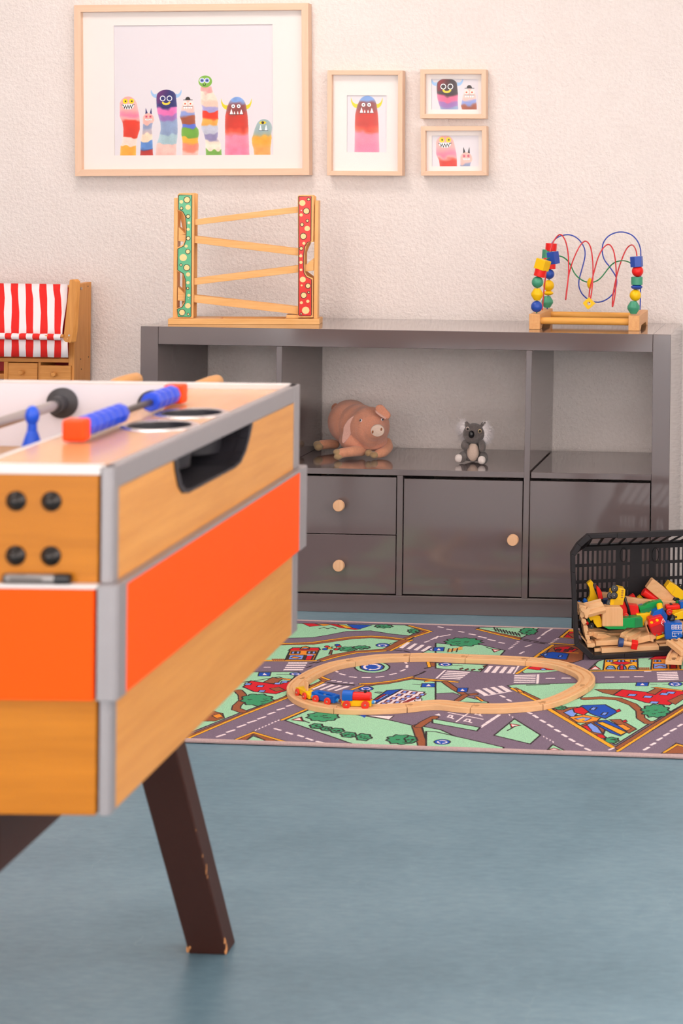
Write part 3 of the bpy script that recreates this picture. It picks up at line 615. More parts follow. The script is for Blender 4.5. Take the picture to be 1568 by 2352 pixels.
def cloth(name, rows, u0, par):
    "rows: per row (z, y, list of x at stripe edges)"
    me = bpy.data.meshes.new(name); V = []; UV = []; F = []
    nx = len(rows[0][2])
    for z, y, xs in rows:
        for i, x in enumerate(xs): V.append(tuple(Lo(Vector((x, y+.0025*sin(i*1.9+z*60), z))))); UV.append((u0+i*.5, 0))
    for r_i in range(len(rows)-1):
        for i in range(nx-1): a = r_i*nx+i; F.append((a, a+nx, a+nx+1, a+1))
    me.from_pydata(V, [], F); uv = me.uv_layers.new(name='UVMap')
    for p in me.polygons:
        for li in p.loop_indices: uv.data[li].uv = UV[me.loops[li].vertex_index]
        p.use_smooth = True
    me.materials.append(STRIPE); o = bpy.data.objects.new(name, me); COL.objects.link(o); o.parent = par
    so = o.modifiers.new('s', 'SOLIDIFY'); so.thickness = .0012; return o
YT, YL = XF+.02, XF-.055
def stripe_x(edges, y, Y): return [g5(e, y, Y).x for e in edges]
ext = lambda L, p: [L[0]-p*k for k in range(16, 0, -1)]+L
e_top = ext([-35, 42, 118, 190, 268, 340, 416, 490, 565, 640, 712], 75.5)
e_up = ext([-30, 48, 125, 198, 272, 350, 424, 500, 575, 650, 712], 75.5)
e_mid = ext([-30, 45, 122, 203, 276, 352, 430, 503, 578, 650, 690], 75.5)
e_low = ext([-30, 45, 120, 202, 275, 352, 427, 502, 576, 645, 660], 75.5)
rows_ = []
for y, e, k in ((95, e_top, 0), (160, e_top, .12), (250, e_up, .3), (400, e_mid, .62), (560, e_low, .9), (640, e_low, 1)):
    Y = YT+(YL-YT)*k; rows_.append((g5(0, y, Y).z, Y, stripe_x(e, y, Y)))
cloth('awning_cloth', rows_, 0, PS)
e_b = ext([-30, 45, 120, 200, 275, 352, 427, 502, 576, 645, 718], 75.5)
hs = [(g5(0, y, YL+.012).z, YL+.012, stripe_x(e_b, y, YL+.012)) for y in (665, 760, 870)]
cloth('awning_valance', hs, 0, PS)
e_r = ext([-90, -14, 62, 135, 210, 283, 357, 430, 505, 580, 652], 75.5)
tr_ = []
for k in range(9):
    a = 2*pi*k/8; Y = YL+.008*sin(a); y = 655+34*cos(a); tr_.append((g5(0, y, YL).z, Y, stripe_x(e_r, y, YL)))
cloth('awning_hem_tube', tr_, 0, PS)
za = g5(0, 655, YL).z; MB().cyl(Lo(Vector((xl, YL, za))), Lo(g5(672, 655, YL)), .005).build('dowel', WS[0], PS, smooth=True)
zt2 = g5(0, 118, YT).z; MB().cyl(Lo(Vector((xl, YT+.004, zt2))), Lo(Vector((xr-.02, YT+.004, zt2))), .0040).build('dowel', WS[0], PS, smooth=True)
A0 = [g5(*q, YL+.01) for q in [(735, 58), (770, 52), (795, 75), (772, 560), (752, 715), (735, 728), (690, 718), (665, 690), (678, 600)]]
MB().prism([Lo(p) for p in A0], (.011, .012, 0)).build('awning_arm', WS[2], PS, bev=.0015)
p = Lo(g5(733, 647, YL+.008)); MB().cyl(p, p+Vector((0, -.002, 0)), .0028, seg=12).build('screw', STEEL, PS)

# ------------------------------------------------------------------ play rug
rx0, rx1 = .02, 1.86
def rn(x): return -1.121-.0171*(x-.572)
def rf(x): return -.127-.030*(x-.501)
RZ = .008; CW, CH = 2300, 1250
def rc(px, py):
    p = at(px, py, Z=RZ); return ((p.x-rx0)/(rx1-rx0)*CW, (rf(p.x)-p.y)/(rf(p.x)-rn(p.x))*CH)
SCL = {'A': (440, 1410, 2.8), 'B': (1000, 1410, 2.7606), 'C': (640, 1480, 8.711), 'D': (780, 1540, 8.711), 'E': (1290, 1200, 5.64)}
def K(l, pts): ox, oy, s = SCL[l]; return [rc(ox+x/s, oy+y/s) for x, y in pts]
ROAD, GRE, BRO, YE, INK, WH = '#7C6B7D', '#9ED2AC', '#98593A', '#EFA92C', '#332A2C', '#F0DEE0'
TREE, RE, BL, LB, OR = '#3E9468', '#D01F2C', '#1F50B4', '#7C9BE6', '#E98F2E'
cv = Canvas(CW, CH, ROAD)
def green(l, pts): cv.poly(K(l, pts), GRE, INK, 5)
def curb(l, pts, wd=10, br=None):
    "yellow kerb; br: pavement side outline"
    if br: cv.poly(K(l, br), BRO, INK, 3)
    q = K(l, pts); cv.line(q, INK, wd+4); cv.line(q, YE, wd)
def path(l, pts, wd): q = K(l, pts); cv.line(q, INK, wd+7); cv.line(q, BRO, wd)
def dash(l, segs, wd=8, c=WH):
    for a in segs: cv.line(K(l, [(a[0], a[1]), (a[2], a[3])]), c, wd)
def P(l, pts, c, line=INK, lw=3): cv.poly(K(l, pts), c, line, lw)
def bush(l, x0, y0, x1, y1, n=9, c=TREE):
    rr = random.Random(int(x0+y0)); cx, cy = (x0+x1)/2, (y0+y1)/2; pts = []
    for k in range(n*4):
        a = 2*pi*k/(n*4); w = 1+.10*sin(a*n)+rr.uniform(-.04, .04); pts.append((cx+(x1-x0)/2*w*cos(a), cy+(y1-y0)/2*w*sin(a)))
    P(l, pts, c, INK, 5)
    for k in range(5):
        x = cx+(x1-x0)*rr.uniform(-.3, .3); y = cy+(y1-y0)*rr.uniform(-.2, .3); cv.line(K(l, [(x-(x1-x0)*.05, y), (x, y+2), (x+(x1-x0)*.06, y-1)]), INK, 4)
def zebra(l, quads):
    for q in quads: P(l, q, WH, None)
def bars(l, a, b, c, d, n, fill=.6):
    "n white bars between edge a-b and edge d-c"
    for k in range(n):
        t0, t1 = k/n, (k+fill)/n; L = lambda p, q, t: (p[0]+(q[0]-p[0])*t, p[1]+(q[1]-p[1])*t)
        P(l, [L(a, b, t0), L(a, b, t1), L(d, c, t1), L(d, c, t0)], WH, None)
def sign(l, cx, cy, rx, ry, sq=False):
    if sq: P(l, [(cx-rx*.85, cy-ry), (cx+rx, cy-ry), (cx+rx*.85, cy+ry), (cx-rx, cy+ry)], BL, INK, 3); P(l, [(cx-rx*.35, cy+ry*.5), (cx, cy-ry*.6), (cx+rx*.4, cy+ry*.5)], WH, None)
    else:
        P(l, [(cx+rx*cos(a), cy+ry*sin(a)) for a in np.linspace(0, 2*pi, 24)[:-1]], BL, INK, 3)
        for s0 in (0, 2.1, 4.2): cv.line(K(l, [(cx+rx*.55*cos(a), cy+ry*.55*sin(a)) for a in np.linspace(s0, s0+1.4, 6)]), WH, 5)
def warn(l, pts): P(l, pts, '#D23A3E', INK, 3); c = [sum(p[i] for p in pts)/3 for i in (0, 1)]; P(l, [(c[0]+(p[0]-c[0])*.6, c[1]+(p[1]-c[1])*.6) for p in pts], '#F3DCDC', None)
# --- left and top (crop A)
green('A', [(300, 55), (1385, 72), (1475, 105), (1400, 140), (1290, 130), (1150, 108), (1000, 112), (880, 135), (780, 152), (300, 165)])
P('A', [(710, 60), (790, 62), (830, 75), (760, 82)], RE); P('A', [(800, 62), (900, 68), (850, 78)], OR)
P('A', [(870, 62), (930, 68), (1085, 98), (1050, 102), (960, 90)], RE); P('A', [(940, 68), (985, 72), (1040, 92), (990, 92)], YE); P('A', [(1000, 68), (1160, 72), (1080, 98), (1040, 92)], BL)
for k in range(4): cv.line(K('A', [(820+k*28, 95-k % 2*8), (850+k*26, 88+k % 2*8)]), INK, 5)
bush('A', 1180, 68, 1290, 92); bush('A', 1390, 96, 1465, 124)
P('A', [(1370, 72), (1400, 74), (1545, 112), (1372, 168), (1350, 160), (1490, 113)], BRO); curb('A', [(1400, 76), (1540, 113), (1385, 162)], 9)
green('A', [(100, 210), (780, 195), (900, 180), (1030, 160), (1150, 153), (1260, 160), (1345, 170), (1240, 232), (1100, 240), (980, 255), (880, 280), (800, 300), (100, 300)])
curb('A', [(300, 193), (640, 190), (780, 183), (900, 165), (1030, 148), (1150, 143), (1250, 148), (1362, 163)], 9, [(300, 195), (640, 193), (780, 186), (900, 168), (1030, 150), (1150, 146), (1250, 151), (1345, 166), (1340, 173), (1250, 161), (1150, 155), (1030, 162), (900, 181), (780, 197), (300, 208)])
P('A', [(1340, 168), (1420, 160), (1280, 235), (1060, 248), (940, 272), (840, 302), (800, 298), (900, 262), (1040, 238), (1230, 226)], BRO); curb('A', [(1415, 168), (1350, 200), (1280, 236)], 9); curb('A', [(1245, 238), (1060, 250), (940, 275), (840, 303)], 9)
curb('A', [(200, 301), (795, 301)], 11)
for x in range(520, 600, 14): cv.line(K('A', [(x, 290), (x+6, 300)]), BRO, 6)
P('C', [(130, 315), (225, 120), (800, 120), (705, 315)], OR, INK, 6); P('C', [(190, 122), (280, 65), (800, 65), (828, 110), (790, 122)], RE, INK, 5)
P('C', [(425, 98), (460, 55), (540, 35), (610, 60), (600, 100)], OR, INK, 5); P('C', [(465, 95), (500, 68), (560, 68), (580, 92)], '#7C86C0')
for x in (245, 340, 565, 660): P('C', [(x, 185), (x+14, 140), (x+85, 140), (x+72, 185)], LB, INK, 5)
P('C', [(175, 300), (215, 215), (520, 215), (480, 300)], LB, INK, 6); P('C', [(230, 270), (300, 240), (440, 262), (380, 285)], OR, INK, 4)
P('C', [(510, 312), (560, 215), (700, 215), (655, 312)], RE, INK, 6); P('C', [(560, 225), (575, 205), (700, 205), (690, 225)], LB, None)
for x, y, c in ((965, 45, RE), (1020, 75, YE), (925, 95, BL), (1150, 98, RE), (1200, 40, RE), (1170, 12, BL), (1110, 55, GRE)): P('C', [(x+52*cos(a), y+20*sin(a)) for a in np.linspace(0, 6.28, 12)[:-1]], c, INK, 3)
P('C', [(1000, 200), (1040, 110), (1075, 115), (1050, 200)], BRO, INK, 4)
bush('A', 945, 212, 1060, 240); bush('A', 1040, 205, 1145, 228)
sign('A', 1228, 201, 44, 12); cv.line(K('A', [(1268, 195), (1318, 178)]), INK, 4)
bars('A', (622, 312), (585, 368), (712, 368), (745, 312), 4, .62); dash('A', [(470, 343, 500, 343), (380, 343, 410, 343)])
green('A', [(100, 375), (688, 372), (640, 430), (600, 415), (300, 440), (100, 440)])
sign('A', 468, 388, 42, 12, True); cv.line(K('A', [(548, 388), (630, 389)]), INK, 4); sign('A', 668, 386, 38, 11)
green('A', [(100, 440), (345, 440), (560, 405), (640, 430), (612, 520), (600, 532), (300, 640), (100, 720), (-100, 800), (-300, 800)])
P('A', [(330, 470), (380, 430), (560, 455), (640, 430), (612, 492), (540, 515), (400, 500)], RE, INK, 5); P('A', [(460, 440), (520, 408), (590, 415), (540, 450)], BRO, INK, 4); P('A', [(530, 410), (640, 418), (640, 428), (580, 420)], OR)
P('A', [(500, 480), (560, 470), (600, 490), (540, 498)], BRO)
for x, y in ((360, 452), (440, 465), (450, 497), (550, 448), (595, 438)): P('A', [(x-24, y+5), (x-14, y-6), (x+26, y-6), (x+16, y+6)], LB, INK, 3)
path('A', [(300, 495), (325, 520), (330, 555), (290, 590), (285, 612), (330, 628)], 20)
bush('A', 320, 515, 525, 590); P('A', [(60, 690), (140, 625), (200, 640), (210, 670), (150, 690)], BRO); P('A', [(130, 655), (180, 640), (205, 660), (160, 672)], OR)
P('A', [(-400, 960), (-10, 775), (610, 525), (622, 534), (0, 790), (-400, 975)], BRO); curb('A', [(-400, 980), (0, 790), (330, 650), (622, 536)], 9)
dash('A', [(165, 790, 210, 775), (230, 760, 272, 747), (298, 728, 342, 713), (365, 700, 410, 686), (430, 675, 470, 662), (495, 645, 530, 633), (555, 617, 590, 607), (615, 593, 650, 583)], 9)
for k in range(8): x = 405+k*21; y = 750-k*9; P('A', [(x, y), (x+8, y-8), (x+18, y-5), (x+6, y+2)], WH, None)
P('A', [(270, 830), (395, 755), (620, 845), (560, 860), (395, 775), (330, 830)], BRO); P('A', [(345, 820), (395, 785), (470, 812), (440, 845), (330, 840)], GRE, INK, 4); curb('A', [(285, 808), (397, 762), (600, 823)], 8)
green('A', [(600, 685), (755, 617), (1000, 640), (1260, 680), (1440, 722), (1490, 860), (1060, 845)])
curb('A', [(580, 682), (755, 607)], 9); P('A', [(640, 682), (706, 662), (720, 692)], '#D23A3E'); warn('A', [(638, 682), (700, 664), (716, 688)]); cv.line(K('A', [(716, 685), (755, 700)]), INK, 5)
bush('A', 745, 632, 945, 690); bush('A', 760, 705, 845, 738, 6); bush('A', 828, 725, 905, 752, 6); bush('A', 890, 735, 980, 766, 6); bush('A', 960, 760, 1060, 795, 6); bush('A', 1055, 770, 1155, 815, 6)
P('A', [(1080, 652), (1125, 650), (1110, 668)], BL, None); P('A', [(1120, 652), (1300, 655), (1270, 680)], WH, INK, 3)
dash('A', [(535, 738, 570, 748), (610, 762, 645, 773), (685, 780, 715, 790), (740, 800, 775, 812), (805, 820, 850, 830)], 8)
path('A', [(1455, 722), (1475, 780), (1500, 860)], 30); green('A', [(1478, 722), (1600, 745), (1700, 790), (1700, 880), (1530, 880)])
path('A', [(1560, 665), (1500, 695), (1460, 722)], 22)
bush('A', 1255, 778, 1440, 838); bush('A', 1370, 785, 1450, 830, 6)
# roundabout
P('A', [(1160+112*cos(a), 343+36*sin(a)) for a in np.linspace(0, 2*pi, 40)[:-1]], GRE, INK, 5)
P('A', [(1160+76*cos(a), 341+26*sin(a)) for a in np.linspace(0, 2*pi, 40)[:-1]], BL, INK, 5)
for s0 in (.3, 2.4, 4.5):
    aa = np.linspace(s0, s0+1.45, 9); cv.line(K('A', [(1160+50*cos(a), 341+17*sin(a)) for a in aa]), WH, 8)
    a = aa[-1]+.35; ctr = lambda a_, k: (1160+50*k*cos(a_), 341+17*k*sin(a_)); P('A', [ctr(aa[-1], .65), ctr(aa[-1], 1.35), ctr(a, 1)], WH, None)
dash('A', [(920, 365, 938, 374), (955, 385, 985, 393), (1018, 404, 1055, 408), (1100, 409, 1145, 409), (1190, 407, 1232, 402), (1275, 391, 1312, 383), (1345, 368, 1370, 358), (1383, 345, 1385, 330), (1380, 318, 1372, 308)], 8)
green('A', [(1130, 470), (1175, 458), (1260, 450), (1415, 420), (1568, 436), (1568, 560), (1300, 575), (1160, 560)])
curb('A', [(1085, 450), (1170, 446), (1300, 430), (1418, 405)], 9, [(1085, 452), (1170, 448), (1300, 432), (1418, 407), (1568, 425), (1568, 437), (1420, 418), (1260, 450), (1110, 462)])
curb('A', [(1440, 412), (1500, 418), (1568, 424)], 8); curb('A', [(1020, 490), (1100, 462)], 9)
P('A', [(750, 470), (830, 400), (885, 425), (840, 445), (760, 480)], BRO); curb('A', [(825, 402), (882, 423)], 9); curb('A', [(760, 482), (845, 440)], 9); P('A', [(755, 448), (800, 408), (835, 428), (800, 445), (758, 462)], GRE, INK, 4)
for x in (0, 155, 300, 450): P('C', [(650+x, 895+x*.06), (700+x, 905+x*.06), (970+x, 795+x*.11), (905+x, 785+x*.10)], WH, None)
dash('C', [(1070, 725, 1120, 725), (1190, 745, 1235, 745), (1310, 760, 1350, 760), (1440, 775, 1470, 775)], 9)
dash('C', [(990, 765, 1080, 780), (1110, 785, 1220, 795), (1260, 800, 1370, 810), (1410, 800, 1500, 815)], 9, INK)
dash('A', [(1500, 350, 1530, 345), (1470, 385, 1500, 370), (1430, 400, 1458, 390)], 8, INK)
P('A', [(1525, 310), (1568, 315), (1600, 318), (1600, 340), (1530, 338)], BRO); curb('A', [(1520, 310), (1528, 340)], 9)
dash('A', [(760, 320, 790, 312), (800, 315, 840, 305), (740, 345, 770, 335)], 7, INK)
sign('D', 525, 362, 145, 42); cv.line(K('D', [(330, 440), (430, 400)]), INK, 4)
P('D', [(700, 440), (760, 425), (850, 432), (800, 460)], '#6E8F7C', INK, 3)
P('D', [(640, 610), (940, 400), (1240, 372), (1010, 500), (760, 650)], BL, INK, 5); P('D', [(690, 580), (880, 475), (930, 478), (720, 588)], RE, INK, 3); P('D', [(750, 585), (940, 475), (990, 485), (800, 590)], LB, INK, 3)
P('D', [(700, 670), (1240, 380), (1700, 430), (1500, 640), (1290, 690), (950, 690)], WH, INK, 5)
for x, y in ((1300, 428), (1480, 450), (1650, 480), (1190, 490), (1375, 515), (1555, 540), (1080, 552), (1265, 575), (970, 612), (1150, 635), (870, 665)): P('D', [(x-75, y+20), (x-25, y-22), (x+72, y-16), (x+25, y+25)], LB, '#6A3038', 5)
cv.line(K('D', [(1300, 640), (1420, 590), (1480, 560)]), '#8E2E33', 14); P('D', [(1500, 590), (1640, 560), (1640, 610), (1500, 610)], WH, INK, 3)
sign('A', 1522, 459, 48, 12, True); cv.line(K('A', [(1420, 452), (1475, 456)]), INK, 4)
bars('A', (1380, 182), (1530, 222), (1450, 236), (1320, 190), 0)
for k in range(4): x = 1385+k*46; P('A', [(x, 182+k*8), (x+22, 184+k*8), (x-28, 222+k*7), (x-52, 217+k*7)], WH, None)
dash('A', [(1300, 232, 1350, 238), (1365, 238, 1400, 246), (1400, 165, 1430, 150)], 7, INK); dash('A', [(1500, 182, 1528, 173), (1540, 165, 1568, 152)], 8)
green('A', [(1480, 250), (1600, 200), (1700, 205), (1700, 262)]); sign('A', 1555, 230, 30, 9)
# --- right and middle (crop B)
green('B', [(280, 85), (660, 88), (530, 162), (262, 96)]); curb('B', [(262, 97), (400, 132), (530, 163)], 9, [(262, 90), (545, 150), (530, 165), (262, 100)])
for k in range(9): x = 370+k*19; cv.line(K('B', [(x, 88+k*4), (x+14, 110+k*4)]), INK, 5); cv.line(K('B', [(x-12, 100+k*4), (x+22, 96+k*4)]), INK, 4)
bush('B', 535, 88, 645, 132)
dash('B', [(20, 82, 45, 86), (75, 97, 100, 101), (150, 112, 175, 116), (215, 127, 250, 133), (275, 143, 318, 153), (335, 162, 375, 170), (405, 181, 432, 186)], 9)
dash('B', [(738, 93, 718, 106), (712, 108, 695, 119), (690, 124, 673, 136), (662, 147, 648, 158), (605, 196, 570, 208), (558, 240, 535, 252), (0, 155, 15, 142), (30, 143, 90, 132)], 8)
for k in range(6): x, y = 520-k*11, 177+k*9; dash('B', [(x, y, x+6, y)], 8)
for k in range(5): x, y = 770-k*12, 157+k*8; dash('B', [(x, y, x+6, y)], 8)
dash('B', [(545, 158, 590, 165), (600, 168, 650, 176), (665, 180, 720, 186), (560, 168, 600, 175), (625, 180, 690, 190)], 7, INK)
green('B', [(0, 185), (60, 190), (90, 158), (200, 175), (440, 232), (410, 264), (0, 250)]); bush('B', 60, 152, 292, 205, 12)
for k in range(3): cv.line(K('B', [(78, 228+k*6), (165, 212+k*6)]), OR, 7)
for x in (85, 110, 140): cv.line(K('B', [(x, 218), (x-8, 242)]), INK, 4)
warn('B', [(355, 222), (412, 228), (372, 243)]); cv.line(K('B', [(322, 212), (360, 224)]), INK, 4); sign('B', 20, 224, 36, 12, True)
green('B', [(0, 308), (20, 312), (330, 322), (283, 367), (0, 345)]); sign('B', 62, 320, 42, 12); cv.line(K('B', [(105, 325), (170, 330)]), INK, 4)
for x, y in ((150, 348), (185, 352), (225, 354), (270, 352), (300, 330)): P('B', [(x, y), (x+20, y-6), (x+26, y), (x+6, y+6)], '#7E3A2A')
for k in range(4): x = 338+k*48; P('B', [(x, 330+k*2), (x+26, 331+k*2), (x-6, 372+k*2), (x-34, 371+k*2)], WH, None)
P('B', [(520, 330), (532, 331), (500, 382), (490, 381)], WH, None)
bars('B', (75, 360), (20, 415), (150, 420), (220, 368), 5, .6); cv.line(K('B', [(60, 358), (5, 408)]), WH, 6)
for k in range(4): x = 248+k*48; y = 482-k*8; P('B', [(x, y), (x+28, y-4), (x+88, y+30), (x+58, y+36)], WH, None)
cv.line(K('B', [(310, 520), (480, 491)]), WH, 6); dash('B', [(412, 517, 435, 528), (455, 542, 475, 553)], 9)
bars('B', (500, 388), (494, 442), (632, 440), (636, 385), 5, .6); cv.line(K('B', [(650, 385), (645, 440)]), WH, 8)
green('B', [(0, 430), (60, 432), (110, 470), (180, 522), (330, 558), (335, 565), (0, 552)]); P('B', [(0, 505), (110, 500), (165, 520), (120, 550), (0, 545)], ROAD, INK, 4)
curb('B', [(-60, 428), (0, 420), (138, 432)], 9); path('B', [(60, 432), (120, 475), (190, 515), (250, 508)], 16); path('B', [(190, 515), (140, 548)], 16)
sign('B', 170, 482, 36, 13, True); P('B', [(245, 525), (265, 522), (310, 552), (290, 556)], OR)
green('B', [(455, 455), (500, 448), (905, 438), (880, 485), (800, 515), (680, 545), (640, 545), (560, 490), (480, 470)]); dash('B', [(580, 452, 640, 450), (650, 450, 720, 447)], 6, INK)
P('B', [(480, 470), (510, 468), (665, 540), (655, 552), (630, 548)], BRO); curb('B', [(482, 472), (560, 510), (632, 547)], 9); P('B', [(510, 478), (540, 480), (560, 500), (530, 498)], OR)
P('B', [(625, 290), (700, 250), (740, 196), (870, 196), (940, 230), (935, 290), (870, 310), (700, 300)], BRO, INK, 5); curb('B', [(630, 275), (685, 235), (742, 198)], 11); curb('B', [(735, 186), (900, 196)], 8)
P('B', [(660, 255), (740, 240), (845, 252), (830, 290), (700, 280)], BL, INK, 4); P('B', [(750, 215), (840, 205), (900, 225), (860, 245), (760, 238)], RE, INK, 4)
for x, y in ((780, 228), (830, 232), (860, 222)): P('B', [(x-20, y+6), (x-8, y-8), (x+18, y-6), (x+8, y+8)], '#5B2A2A', INK, 3)
for x, y in ((695, 258), (790, 268)): P('B', [(x-12, y+5), (x-6, y-6), (x+14, y-5), (x+8, y+6)], LB, INK, 3)
cv.line(K('B', [(835, 245), (900, 248)]), OR, 9)
P('B', [(540, 360), (590, 335), (720, 335), (820, 358), (700, 372), (560, 376)], GRE, INK, 4); P('B', [(570, 345), (620, 330), (720, 345), (760, 356), (640, 356)], RE, INK, 4); P('B', [(660, 348), (690, 345), (705, 356), (675, 358)], LB, INK, 3); curb('B', [(515, 378), (590, 332)], 10)
P('B', [(780, 150), (850, 92), (900, 100), (900, 160)], YE, INK, 4); P('B', [(810, 148), (850, 112), (900, 115), (900, 156)], RE, INK, 4); P('B', [(840, 130), (870, 122), (900, 140), (870, 150)], BRO)
green('B', [(965, 358), (1030, 300), (1062, 290), (1600, 270), (1640, 355), (1568, 352)])
P('B', [(1062, 358), (1072, 288), (1280, 285), (1282, 356)], YE, INK, 5); P('B', [(1110, 312), (1150, 300), (1200, 300), (1245, 312), (1200, 322), (1150, 322)], RE, INK, 4)
for x in (1085, 1105, 1155, 1180, 1235, 1258): P('B', [(x, 305), (x, 293), (x+18, 293), (x+18, 305)], LB, INK, 3)
for x0, x1 in ((1080, 1140), (1220, 1275)): P('B', [((x0+x1)/2+(x1-x0)/2*cos(a), 352-28*sin(a)*.9) for a in np.linspace(0, pi, 10)], LB, INK, 4); cv.line(K('B', [(x0+12, 342), ((x0+x1)/2, 336), (x1-10, 344)]), '#2F6D50', 6)
P('B', [(1180+28*cos(a), 352-32*sin(a)) for a in np.linspace(0, pi, 10)], LB, INK, 4); P('B', [(1168, 354), (1168, 326), (1192, 326), (1192, 354)], RE, INK, 4)
for x in range(1290, 1362, 12): cv.line(K('B', [(x, 341), (x, 354)]), BRO, 5)
P('B', [(1365, 356), (1372, 285), (1545, 280), (1552, 352)], OR, INK, 5); P('B', [(1350, 288), (1390, 268), (1568, 262), (1560, 284)], RE, INK, 4)
for x in (1385, 1410, 1480, 1505): P('B', [(x, 305), (x, 293), (x+18, 293), (x+18, 305)], LB, INK, 3)
P('B', [(1380, 346), (1382, 317), (1465, 315), (1466, 345)], LB, INK, 4); cv.line(K('B', [(1395, 335), (1425, 324), (1450, 334)]), BRO, 7); P('B', [(1485, 346), (1485, 312), (1525, 311), (1528, 345)], RE, INK, 4)
warn('B', [(972, 354), (1012, 328), (1048, 352)]); cv.line(K('B', [(1012, 328), (1010, 312)]), INK, 4)
curb('B', [(985, 363), (1300, 358), (1620, 353)], 10)
bars('B', (1400, 370), (1408, 425), (1545, 420), (1530, 367), 5, .6); dash('B', [(705, 408, 750, 408), (805, 407, 850, 407), (1080, 401, 1125, 401), (1175, 400, 1220, 400), (1265, 398, 1310, 398), (1330, 365, 1360, 364)], 9)
green('B', [(1005, 440), (1568, 430), (1700, 425), (1700, 520), (1568, 575), (1340, 705), (1140, 830), (720, 598), (800, 570), (920, 530), (985, 480)])
sign('B', 1310, 446, 42, 11, True); sign('B', 1520, 445, 44, 14); cv.line(K('B', [(1360, 446), (1400, 447)]), INK, 4); cv.line(K('B', [(1440, 447), (1475, 447)]), INK, 4)
P('B', [(1010, 478), (1180, 480), (1150, 520), (1060, 500)], BRO, INK, 4); P('B', [(1125, 515), (1180, 478), (1360, 498), (1420, 470), (1568, 488), (1600, 500), (1480, 580), (1330, 562), (1260, 540)], RE, INK, 5)
P('B', [(1340, 500), (1400, 468), (1440, 478), (1390, 512)], BRO, INK, 4); P('B', [(1365, 468), (1400, 464), (1568, 484), (1568, 492), (1450, 478)], OR, INK, 3); P('B', [(1470, 552), (1560, 510), (1600, 520), (1520, 575)], BRO, INK, 3)
for x, y in ((1245, 515), (1345, 526), (1490, 500), (1385, 562), (1450, 508)): P('B', [(x-32, y+4), (x-18, y-8), (x+32, y-5), (x+18, y+8)], LB, INK, 3)
path('B', [(945, 538), (1050, 532), (1160, 540), (1250, 575), (1295, 615), (1300, 660), (1345, 690), (1385, 688)], 20)
bush('B', 1308, 575, 1482, 656, 10)
P('B', [(740, 600), (900, 590), (860, 640), (960, 650), (930, 690), (860, 690)], BRO, INK, 5); P('B', [(810, 625), (860, 605), (915, 612), (870, 660)], LB, INK, 4)
P('B', [(905, 595), (930, 580), (1075, 575), (1158, 620), (1075, 665), (1000, 640)], BL, INK, 5); P('B', [(870, 600), (930, 590), (970, 620), (940, 642), (880, 625)], RE, INK, 4)
for x, y in ((1005, 600), (1075, 632)): P('B', [(x-28, y+8), (x-10, y-9), (x+18, y-6), (x+2, y+10)], LB, INK, 4)
P('B', [(845, 655), (940, 640), (1045, 660), (1010, 690), (900, 690)], OR, INK, 4); P('B', [(880, 665), (930, 655), (990, 660), (950, 680)], LB, INK, 3); P('B', [(905, 668), (940, 660), (950, 672), (915, 680)], YE, None)
P('B', [(1140, 612), (1165, 603), (1175, 616), (1150, 625)], RE)
P('B', [(910, 710), (960, 690), (1010, 680), (1060, 675), (1090, 700), (1060, 770), (1090, 790), (1030, 780)], BRO, INK, 5); P('B', [(930, 715), (985, 690), (1030, 720), (1060, 760), (1000, 750)], LB, INK, 4)
P('B', [(1000, 690), (1080, 672), (1230, 740), (1170, 775), (1110, 755)], BL, INK, 4); P('B', [(1020, 690), (1060, 685), (1210, 750), (1175, 768)], YE, INK, 4); P('B', [(1100, 670), (1170, 668), (1275, 730), (1225, 758), (1150, 700)], BRO, INK, 4); P('B', [(1150, 705), (1190, 700), (1240, 728), (1210, 742)], OR, INK, 3)
P('B', [(930, 712), (960, 705), (990, 740), (975, 745)], RE); P('B', [(1015, 765), (1060, 765), (1080, 785), (1040, 788)], RE); P('B', [(1180, 680), (1205, 670), (1215, 682), (1195, 690)], RE)
bush('B', 1070, 782, 1160, 820, 7); bush('B', 750, 583, 830, 608, 7)
curb('B', [(722, 606), (900, 712), (1130, 850)], 13); P('B', [(1700, 520), (1700, 548), (1160, 865), (1130, 850), (1350, 712), (1568, 580)], BRO, INK, 4); curb('B', [(1700, 545), (1568, 605), (1155, 870)], 9)
dash('B', [(585, 623, 605, 632), (622, 643, 645, 657), (667, 673, 692, 687), (715, 702, 740, 717), (760, 733, 785, 747), (805, 765, 830, 778), (850, 793, 878, 808), (897, 823, 930, 837), (950, 853, 978, 865)], 9)
dash('B', [(1322, 862, 1350, 847), (1367, 831, 1390, 819), (1408, 800, 1432, 787), (1450, 772, 1477, 757), (1492, 743, 1520, 728), (1540, 712, 1560, 700)], 9)
P('B', [(1430, 885), (1525, 818), (1640, 850), (1640, 885)], BRO, INK, 3); curb('B', [(1450, 878), (1530, 828), (1640, 858)], 8)
# parking and lower left of B
for a in ((80, 625, 300, 668), (130, 685, 210, 626), (290, 720, 410, 640)): cv.line(K('B', [(a[0], a[1]), (a[2], a[3])]), WH, 5)
def Pl_(x, y, k): cv.line(K('B', [(x, y), (x+18*k, y-14), (x+40*k, y-10), (x+34*k, y+2), (x+12*k, y)]), WH, 5); cv.line(K('B', [(x+30*k, y+4), (x+48*k, y+10)]), WH, 5)
Pl_(75, 655, .8); Pl_(180, 680, 1); Pl_(250, 638, .9); P('A', [(1560, 650), (1590, 640), (1600, 655)], WH, None)
green('B', [(-20, 668), (0, 668), (282, 720), (262, 743), (-20, 692)])
green('B', [(370, 770), (500, 665), (665, 768), (600, 825)]); warn('B', [(470, 695), (540, 706), (480, 720)]); cv.line(K('B', [(505, 712), (455, 740)]), INK, 5)
for k in range(4): P('B', [(680+k*20, 772+k*11), (692+k*20, 778+k*11), (684+k*20, 786+k*11)], WH, None)
